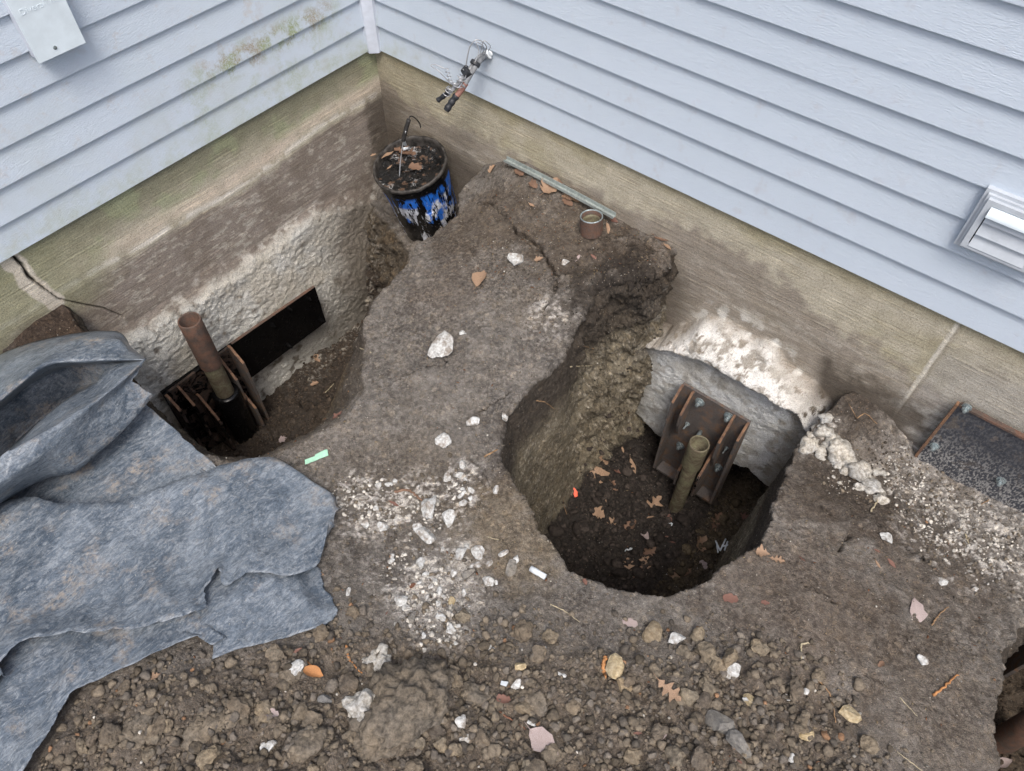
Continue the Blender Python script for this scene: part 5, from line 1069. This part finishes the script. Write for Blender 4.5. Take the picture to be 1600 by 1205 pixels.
LV = [(927, 757, 943, 708, 'oak', 'leaf_tan', 'large tan oak leaf on the left of the dark pit floor', .2), (954, 731, 969, 742, 'any', 'leaf_red', 'dull red leaf touching the large tan oak leaf', .3), (950, 750, 963, 757, 'scrap', 'leaf_brown', 'crumpled brown leaf just below the dull red one', .4),
 (986, 716, 992, 739, 'slim', 'leaf_tan', 'slender tan leaf on the dark soil above the pit centre', .3), (969, 698, 976, 707, 'slim', 'leaf_tan', 'tiny slender leaf nearest the footing in the pit', .3), (923, 799, 949, 806, 'maple', 'leaf_tan', 'wedge shaped pinkish tan leaf on the left of the pit', .15),
 (948, 823, 971, 807, 'oak', 'leaf_tan', 'small tan oak leaf below the wedge shaped leaf', .2), (978, 826, 994, 814, 'scrap', 'leaf_brown', 'crumpled brown leaf in the centre of the pit floor', .4), (1009, 804, 1029, 775, 'oak', 'leaf_tan', 'pinkish oak leaf left of the pipe foot', .2),
 (1008, 808, 1024, 810, 'slim', 'leaf_tan', 'pale curled leaf edge below the pinkish oak leaf', .3), (1039, 803, 1049, 816, 'any', 'leaf_red', 'red brown leaf folded over a white scrap', .4), (1114, 825, 1123, 801, 'oak', 'leaf_brown', 'narrow brown oak leaf right of the pipe foot', .3), (1117, 832, 1118, 826, 'slim', 'leaf_tan', 'tiny tan leaf under the narrow brown one', .2),
 (1153, 803, 1173, 812, 'oak', 'leaf_red', 'red brown crumpled oak leaf by the right wall of the pit', .5), (1090, 861, 1102, 838, 'maple', 'leaf_tan', 'curled tan leaf near the lower right of the pit', .4), (984, 896, 980, 872, 'oak', 'leaf_tan', 'long lobed tan oak leaf at the near rim of the pit', .15), (990, 903, 1004, 886, 'oak', 'leaf_brown', 'second oak leaf crossing the long lobed one', .2),
 (1014, 893, 1003, 867, 'oak', 'leaf_tan', 'oak leaf right of the long lobed one', .2), (1009, 869, 1024, 855, 'maple', 'leaf_brown', 'brown leaf tucked above the near rim', .3), (1043, 900, 1068, 894, 'any', 'leaf_tan', 'pale folded leaf at the bottom of the pit', .3), (1068, 898, 1080, 892, 'scrap', 'leaf_brown', 'brown leaf scrap right of the pale folded leaf', .3),
 (1093, 877, 1104, 889, 'scrap', 'leaf_grey', 'greyish purple leaf at the lower right pit rim', .3), (1003, 830, 1014, 845, 'any', 'leaf_grey', 'grey leaf curled in the middle of the pit', .4), (1038, 838, 1046, 840, 'slim', 'leaf_red', 'thin red leaf fragment in the pit', .2), (1046, 847, 1056, 849, 'slim', 'leaf_red', 'second thin red fragment, a little lower in the pit', .2),
 (943, 777, 948, 785, 'slim', 'leaf_tan', 'thin tan fragment in the left half of the pit', .2), (956, 765, 966, 766, 'slim', 'leaf_brown', 'thin brown leaf lying level above the pit centre', .2),
 (1181, 862, 1203, 868, 'maple', 'leaf_tan', 'tan oak leaf on the right rim of the pit, left of its pair', .25), (1202, 872, 1226, 878, 'oak', 'leaf_tan', 'tan oak leaf on the right rim, right of its pair', .2), (1434, 975, 1428, 934, 'any', 'leaf_grey', 'curled pinkish grey leaf standing in a soil hollow at the right', .5),
 (1129, 934, 1153, 938, 'scrap', 'leaf_red', 'orange red leaf scrap on the soil below the pit', .1), (1189, 941, 1202, 944, 'scrap', 'leaf_red', 'small reddish scrap right of the orange red one', .1), (745, 449, 757, 423, 'any', 'leaf_tan', 'folded pinkish leaf on the mound below the crack', .5), (836, 408, 849, 403, 'maple', 'leaf_tan', 'small pink tan leaf at the end of the crack', .2),
 (850, 300, 872, 282, 'maple', 'leaf_tan', 'large pale tan leaf leaning on the metal strip', .3), (864, 283, 880, 292, 'any', 'leaf_brown', 'round brown leaf behind the pale leaf at the strip', .4), (878, 306, 906, 314, 'scrap', 'leaf_tan', 'shredded tan leaf between the strip and the pipe coupling', .3), (880, 312, 894, 322, 'scrap', 'leaf_brown', 'dark shredded leaf below the tan one', .3),
 (764, 268, 776, 260, 'scrap', 'leaf_tan', 'tan leaf scrap near the left end of the strip', .3), (806, 266, 818, 276, 'scrap', 'leaf_brown', 'red brown leaf tucked under the left half of the strip', .3), (828, 284, 839, 294, 'scrap', 'leaf_brown', 'dark brown leaf under the middle of the strip', .3), (946, 350, 952, 364, 'slim', 'leaf_tan', 'small tan leaf beside the pipe coupling', .4), (954, 344, 966, 348, 'any', 'leaf_red', 'red leaf at the right end of the strip', .3),
 (1020, 368, 1044, 382, 'slim', 'leaf_brown', 'long brown leaf along the foot of the right wall', .3), (1036, 380, 1048, 392, 'slim', 'leaf_tan', 'tan leaf beside the long brown one at the wall foot', .3), (826, 318, 836, 324, 'slim', 'leaf_tan', 'small pink leaf on the soil below the strip', .2), (900, 408, 907, 398, 'slim', 'leaf_grey', 'pale grey dry leaf scrap on the upper mound', .4), (922, 399, 934, 406, 'slim', 'leaf_red', 'reddish leaf litter piece below the pipe coupling', .3),
 (1026, 1064, 1062, 1098, 'oak', 'leaf_tan', 'yellow tan oak leaf lying on the clod heap', .15), (828, 1142, 872, 1183, 'any', 'leaf_grey', 'large purple grey leaf with a long stalk at the bottom of the heap', .15), (602, 1082, 634, 1042, 'any', 'bark', 'dark reddish rolled leaf between the big clay lumps', .9), (776, 1094, 798, 1098, 'scrap', 'leaf_red', 'red brown leaf scrap left of the purple grey leaf', .4),
 (972, 969, 996, 978, 'scrap', 'leaf_grey', 'flat pinkish leaf scrap above the brown slab stone', .05), (1026, 1156, 1042, 1146, 'any', 'leaf_grey', 'small dull pink leaf at the right of the heap', .3), (988, 1148, 1003, 1148, 'slim', 'leaf_red', 'thin orange brown leaf left of the dull pink one', .2), (414, 1114, 438, 1122, 'scrap', 'leaf_grey', 'purple brown torn leaf below the sheet', .4),
 (474, 1049, 506, 1058, 'any', 'rootor', 'curled orange tan leaf right of the upright white stone', .7), (458, 1024, 474, 1014, 'slim', 'leaf_red', 'thin red brown leaf below the lower sheet corner', .4), (236, 1062, 252, 1054, 'maple', 'leaf_tan', 'small pink tan leaf below the sheet on the heap', .2), (498, 894, 507, 900, 'slim', 'leaf_tan', 'orange tan slender leaf at the right edge of the sheet', .2),
 (641, 920, 649, 912, 'scrap', 'bark', 'dark red brown chip at the top of the lime powder', .2), (602, 962, 606, 956, 'slim', 'leaf_red', 'orange leaf speck left of the lime powder', .2), (608, 784, 624, 792, 'slim', 'leaf_red', 'reddish leaf under the dry bark strip', .3), (436, 690, 452, 682, 'maple', 'leaf_grey', 'grey lobed leaf at the near end of the left trench floor', .1),
 (486, 604, 498, 598, 'scrap', 'leaf_tan', 'curled tan leaf on the left trench floor', .5), (522, 655, 536, 644, 'maple', 'leaf_red', 'rusty red leaf at the right side of the left trench', .2), (490, 557, 500, 565, 'any', 'leaf_tan', 'yellow tan leaf low on the trench wall', .3), (1364, 858, 1376, 864, 'slim', 'leaf_red', 'small red leaf right of the pit, upper of three', .2),
 (1366, 876, 1376, 888, 'slim', 'leaf_tan', 'small tan leaf right of the pit, middle of three', .2), (1385, 872, 1400, 888, 'slim', 'leaf_red', 'small red leaf right of the pit, right of three', .2), (1248, 870, 1258, 880, 'slim', 'leaf_red', 'small red leaf just right of the paired oak leaves', .2), (912, 905, 916, 915, 'scrap', 'leaf_red', 'reddish shred on the rim below the pit left corner', .4),
 (1372, 1042, 1380, 1034, 'scrap', 'leaf_brown', 'curled brown shred on the lower right soil', .6), (1304, 518, 1316, 512, 'scrap', 'leaf_grey', 'pale leaf scrap on the concrete', .2), (1560, 1195, 1582, 1190, 'any', 'leaf_grey', 'pinkish leaf in the pit at the lower right corner', .2), (1148, 1190, 1162, 1196, 'slim', 'leaf_red', 'small red leaf at the bottom edge of the heap', .2)]
for l in LV:
    if 'on the concrete' in l[6]: continue
    leaf(*l[:7], l[7])
# two leaves on the tar crust in the pail
def pail_leaf(x0, y0, x1, y1, kind, mat, label, curl):
    a, b = Vector(at(x0, y0, -.33)), Vector(at(x1, y1, -.33)); d = b - a; L = d.length; o = ob('dry_leaf', leaf_mesh(kind, M[mat], rnd.randrange(9999), curl)); nn = (ax * .6 + Vector((0, 0, .4))).normalized(); dd = (d - nn * d.dot(nn)).normalized()
    o.rotation_mode = 'QUATERNION'; o.rotation_quaternion = Matrix((dd, nn.cross(dd), nn)).transposed().to_quaternion(); o.scale = (L, L, L); o.location = (a + b) / 2 + nn * .012; tag(o, label, 'leaf')
pail_leaf(589, 250, 617, 242, 'slim', 'leaf_tan', 'tan pointed leaf at the left inside of the pail', .2); pail_leaf(616, 236, 652, 248, 'oak', 'leaf_brown', 'large dark brown leaf in the middle of the pail', .4); pail_leaf(640, 262, 660, 268, 'scrap', 'leaf_brown', 'small brown leaf on the tar right of the pail wire', .3); pail_leaf(606, 268, 614, 262, 'slim', 'leaf_tan', 'tiny tan leaf on the tar near the front of the pail', .3); pail_leaf(664, 232, 676, 238, 'maple', 'leaf_grey', 'grey leaf on the tar at the far right of the pail', .3); pail_leaf(580, 247, 589, 245, 'scrap', 'leaf_tan', 'tan leaf scrap on the left rim of the pail', .2)
# a heap of leaf flecks nobody could count
Vs, Fs, Cs, off_ = [], [], [], 0
for k in range(1500):
    if k % 3 == 0: p0 = at(RNG.uniform(760, 1060), RNG.uniform(290, 420), -.25); x, y = p0[0], p0[1] - abs(RNG.normal(0, .05))
    else: x, y = RNG.uniform(.4, 3.1), RNG.uniform(-2.3, -.05)
    if hidden_by_sheet(x, y): continue
    p, n = drop(x, y)
    if p is None or n.z < .6: continue
    L = RNG.uniform(.002, .0065) * (1.4 if RNG.rand() < .1 else 1); wv = L * RNG.uniform(.12, .5); a = RNG.uniform(0, 6.28); u = np.array((math.cos(a), math.sin(a), RNG.uniform(-.2, .3))); v = np.array((-math.sin(a), math.cos(a), RNG.uniform(-.2, .2)))
    c = np.array(p) + [0, 0, .0022]; Vs.append(np.array([c - u * L, c + v * wv, c + u * L, c - v * wv, c + [0, 0, -.001]])); Fs.append(np.array([[0, 3, 1], [1, 3, 2], [0, 1, 4], [1, 2, 4], [2, 3, 4], [3, 0, 4]]) + off_); off_ += 5
    r_ = RNG.rand(); cc = (.26, .13, .075) if r_ < .35 else (.36, .29, .19) if r_ < .8 else (.5, .47, .42); Cs.append(np.tile(np.array(cc) * RNG.uniform(.7, 1.1), (5, 1)))
ol = np_mesh('leaf_litter', np.vstack(Vs), np.vstack(Fs), M['clods'], None, False, np.vstack(Cs)); tag(ol, 'tiny flecks of dry leaf and straw strewn over the soil', 'leaf litter', None, 'stuff')

# --- twigs, roots, straws
def twig(px, r, mat, name, label, cat, lift=.004, arch=.0, group=None):
    P = []
    for i, (x, y) in enumerate(px):
        p, n = hit(x, y)
        if p is None: return
        P.append(tuple(Vector(p) + Vector((0, 0, lift + (arch * math.sin(PI * i / max(1, len(px) - 1)))))))
    c = catmull(P, 6 * len(P)); org = Vector(P[0]); k = len(c); bm = bmesh.new(); jr = random.Random(int(px[0][0])); c = [Vector(q) - org + Vector((jr.uniform(-1, 1), jr.uniform(-1, 1), 0)) * r * .6 for q in c]
    tube(bm, c, [r * (1 - .45 * i / k) * jr.uniform(.85, 1.15) for i in range(k)], 7); o = bm_obj(name, bm, M[mat], None, True); o.location = org; return tag(o, label, cat, group)
TW = [([(757, 715), (775, 705), (797, 695)], .0028, 'twig', 'root', 'bent pale root on the edge of the dark bank', 'root'), ([(891, 574), (910, 573), (927, 573)], .0022, 'grass', 'straw', 'straight straw on the dark bank above the square pit', 'straw'), ([(838, 627), (852, 630), (866, 640)], .0022, 'twig', 'root', 'thin curved root sticking from the bank', 'root'),
 ([(912, 542), (920, 544), (928, 546)], .002, 'twig', 'straw', 'short straw near the top of the dark bank', 'straw'), ([(1457, 1087), (1475, 1073), (1496, 1055)], .0036, 'rootor', 'twig', 'straight orange twig on the lower right soil', 'twig'), ([(1263, 1006), (1252, 1007), (1251, 1018), (1251, 1032)], .0028, 'grass', 'straw', 'hooked pale straw at the top of the clod heap', 'straw'),
 ([(542, 1009), (544, 1028), (554, 1040), (565, 1052)], .0036, 'rootor', 'root', 'orange root curving left of the white powdered clay lump', 'root'), ([(947, 1027), (942, 1040), (943, 1050), (946, 1061)], .0058, 'rootor', 'root', 'thick bright orange root piece above the clod heap', 'root'),
 ([(1307, 612), (1325, 632), (1338, 655)], .0018, 'twig', 'root', 'thin root over the dark soil right of the pit', 'root'), ([(1338, 655), (1352, 648), (1370, 664)], .0018, 'twig', 'root', 'arched rootlet beside the thin root', 'root'), ([(1455, 977), (1466, 962), (1480, 949)], .0024, 'twig', 'twig', 'grey twig right of the standing curled leaf', 'twig'),
 ([(617, 770), (636, 766), (650, 775), (662, 786)], .0046, 'leaf_brown', 'bark_strip', 'curled brown bark strip above the large limestone slabs', 'bark'), ([(780, 1113), (800, 1126), (826, 1143)], .0022, 'bark', 'leaf_stalk', 'long stalk of the purple grey leaf', 'stalk'), ([(1545, 782), (1530, 790)], .002, 'twig', 'twig', 'short twig in the pale soil at right', 'twig'),
 ([(860, 945), (885, 957), (905, 973)], .0016, 'grass', 'grass_stem', 'dry grass stem on the soil below the square pit', 'grass'), ([(1360, 800), (1366, 790), (1374, 778)], .003, 'grass', 'straw', 'short pale straw standing near the cracked soil', 'straw'), ([(1325, 745), (1352, 760)], .0016, 'twig', 'root', 'fine root below the mortar lumps', 'root'),
 ([(1440, 1205), (1400, 1175)], .0014, 'grass', 'grass_stem', 'dry grass stem near the lower right corner', 'grass'), ([(1405, 1090), (1432, 1120)], .0012, 'grass', 'grass_stem', 'hair thin grass stem on the lower right soil', 'grass'), ([(480, 1035), (500, 1052)], .002, 'rootor', 'twig', 'short orange twig near the sheet edge', 'twig'),
 ([(1508, 836), (1512, 850)], .0026, 'grass', 'straw', 'pale stub of straw near the right edge', 'straw'), ([(1272, 1060), (1292, 1078), (1300, 1100), (1305, 1130)], .0024, 'twig', 'root', 'long thin root at the right side of the clod heap', 'root'), ([(762, 840), (780, 845)], .0014, 'grass', 'straw', 'fine straw among limestone chips', 'straw'), ([(508, 615), (522, 600)], .002, 'grass', 'straw', 'straw on the left trench floor', 'straw'),
 ([(562, 545), (580, 552)], .002, 'grass', 'straw', 'straw at the right side of the trench floor', 'straw'), ([(886, 805), (880, 785), (886, 770)], .0014, 'twig', 'root', 'hair root beside the orange scrap', 'root'), ([(1140, 870), (1160, 885)], .0016, 'grass', 'straw', 'fine straw on the near rim of the pit', 'straw')]
for t in TW: twig(*t)
# --- scraps
def scrap(px, py, pts, th, mat, name, label, cat, yaw=0, scale=.01, lift=.004):
    p, n = hit(px, py); bm = bmesh.new(); prism(bm, [(x * scale, y * scale, 0.0006 * math.sin(i * 2)) for i, (x, y) in enumerate(pts)], (0, 0, th)); o = bm_obj(name, bm, M[mat]); place(o, p, n, yaw); o.location += Vector((0, 0, lift)); return tag(o, label, cat)
a0, a1 = Vector(at(478, 722, -.41)), Vector(at(512, 710, -.41)); yw = math.atan2(a1.y - a0.y, a1.x - a0.x)
scrap(495, 716, [(-3.9, -.9), (.2, -1.0), (.4, -.8), (3.6, -.9), (3.9, 1.2), (3.2, 1.5), (-.1, 1.1), (-.4, .6), (-3.6, .7)], .0012, 'green', 'tape_scrap', 'pale mint green strip of tape on the soil by the left trench', 'tape', yw)
scrap(898, 772, [(-.6, -2.4), (1.0, -2.0), (1.4, .2), (.2, 2.6), (-1.0, 2.0), (-.9, .2)], .003, 'orange', 'orange_scrap', 'bright orange plastic scrap at the left side of the pit floor', 'plastic', .9, .0085, .012)
scrap(983, 860, [(-2.5, -.4), (-1.2, .6), (.6, .8), (2.4, -.2), (2.0, -.9), (.9, -.2), (-.6, -.3), (-1.9, -1.1)], .0015, 'paper', 'white_scrap', 'curved white plastic scrap near the bottom of the pit', 'plastic', .6, .0105, .006)
scrap(1047, 819, [(-1, -.8), (1, -1), (1.2, .7), (-.8, 1)], .0015, 'paper', 'white_scrap', 'small square white scrap below the pipe', 'plastic', .3, .009, .004)
scrap(1041, 898, [(-.2, -.2), (.3, -.2), (.2, .3)], .001, 'paper', 'white_scrap', 'tiny white speck at the near pit rim', 'plastic', .3, .01, .004)
scrap(788, 1070, [(-1, -.7), (1, -.8), (1.1, .8), (-1.2, .5)], .002, 'paper', 'white_scrap', 'small bluish white chip on the clod heap', 'plastic', .3, .008, .01)
def stick(p0, p1, z, r, mat, name, label, cat, group=None, sq=False):
    a, b = Vector(at(*p0, z)), Vector(at(*p1, z)); h0, _ = drop(a.x, a.y); h1, _ = drop(b.x, b.y)
    if not sq: a.z = h0.z + r; b.z = h1.z + r * 1.5
    bm = bmesh.new(); tube(bm, [Vector((0, 0, 0)), (b - a) * .33, (b - a) * .66, b - a], [r, r * 1.06, r * .97, r], 10); o = bm_obj(name, bm, M[mat], None, True); o.location = a; return tag(o, label, cat, group)
p, _ = hit(840, 897); stick((829, 890), (852, 905), p.z, .0085, 'paper', 'white_stick', 'short thick white stick like chalk on the soil near the pit rim', 'stick')
for k, (q0, q1) in enumerate([((1126, 845), (1133, 860)), ((1133, 861), (1142, 842)), ((1140, 860), (1145, 846)), ((1136, 854), (1148, 851)), ((1128, 850), (1130, 864))]): stick((q0[0] - 8, q0[1]), (q1[0] - 8, q1[1]), -1.235, .0032, 'paper', 'cable_tie', 'bluish white plastic tie bits crossed in the lower right of the pit', 'plastic tie', 'white tie bits in the pit', True)

# --- grey metal strip along the foot of the right wall
a, b = Vector(at(792, 249, -.195)), Vector(at(962, 338, -.205)); d = (b - a).normalized(); s_ = Vector((d.y, -d.x, 0)).normalized(); up = Vector((0, 0, 1)); bm = bmesh.new()
prof = [(0, 0), (.020, 0), (.020, .011), (.0185, .011), (.0185, .0015), (.0015, .0015), (.0015, .016), (0, .016)]
n_ = 12; rings = []
for i in range(n_ + 1):
    c = (b - a) * (i / n_) + up * .004 * math.sin(i / n_ * 3); rings.append([bm.verts.new(c + s_ * x + up * z) for x, z in prof])
for r0, r1 in zip(rings[:-1], rings[1:]):
    for k in range(8): bm.faces.new((r0[k], r0[(k + 1) % 8], r1[(k + 1) % 8], r1[k]))
bm.faces.new(rings[0]); bm.faces.new(rings[-1][::-1]); o = bm_obj('metal_strip', bm, M['strip']); o.location = a; tag(o, 'long grey metal channel strip lying along the foot of the right wall', 'metal strip')
# --- rusty pipe coupling on the mound
p, n = hit(924, 362); p = Vector((p.x, p.y, p.z - .004)); tilt = Vector(CL - p).normalized(); axc = (Vector((0, 0, 1)) + Vector((-.10, .02, 0))).normalized(); cpq = axc.to_track_quat('Z', 'Y')
co_ = empty('pipe_coupling', p); co_.rotation_mode = 'QUATERNION'; co_.rotation_quaternion = cpq; tag(co_, 'short rusty pipe coupling with a second ring inside, standing on the mound', 'pipe coupling')
bm = bmesh.new(); rings = lathe(bm, [(.040, 0), (.041, .03), (.0405, .066), (.041, .070), (.0385, .0715), (.036, .069), (.0345, .02)], 36); bm_obj('outer_ring', bm, M['rustpipe'], co_, True)
bm = bmesh.new(); rings = lathe(bm, [(.034, .050), (.031, .056), (.028, .053), (.0255, .045), (.0245, .012)], 36); bm.faces.new(rings[-1]); bm_obj('inner_ring', bm, M['zincpipe'], co_, True)
bm = bmesh.new(); lathe(bm, [(.0412, .0695), (.0405, .0725), (.0375, .0725), (.0362, .0695)], 36); bm_obj('bare_rim', bm, M['zinc'], co_, True)
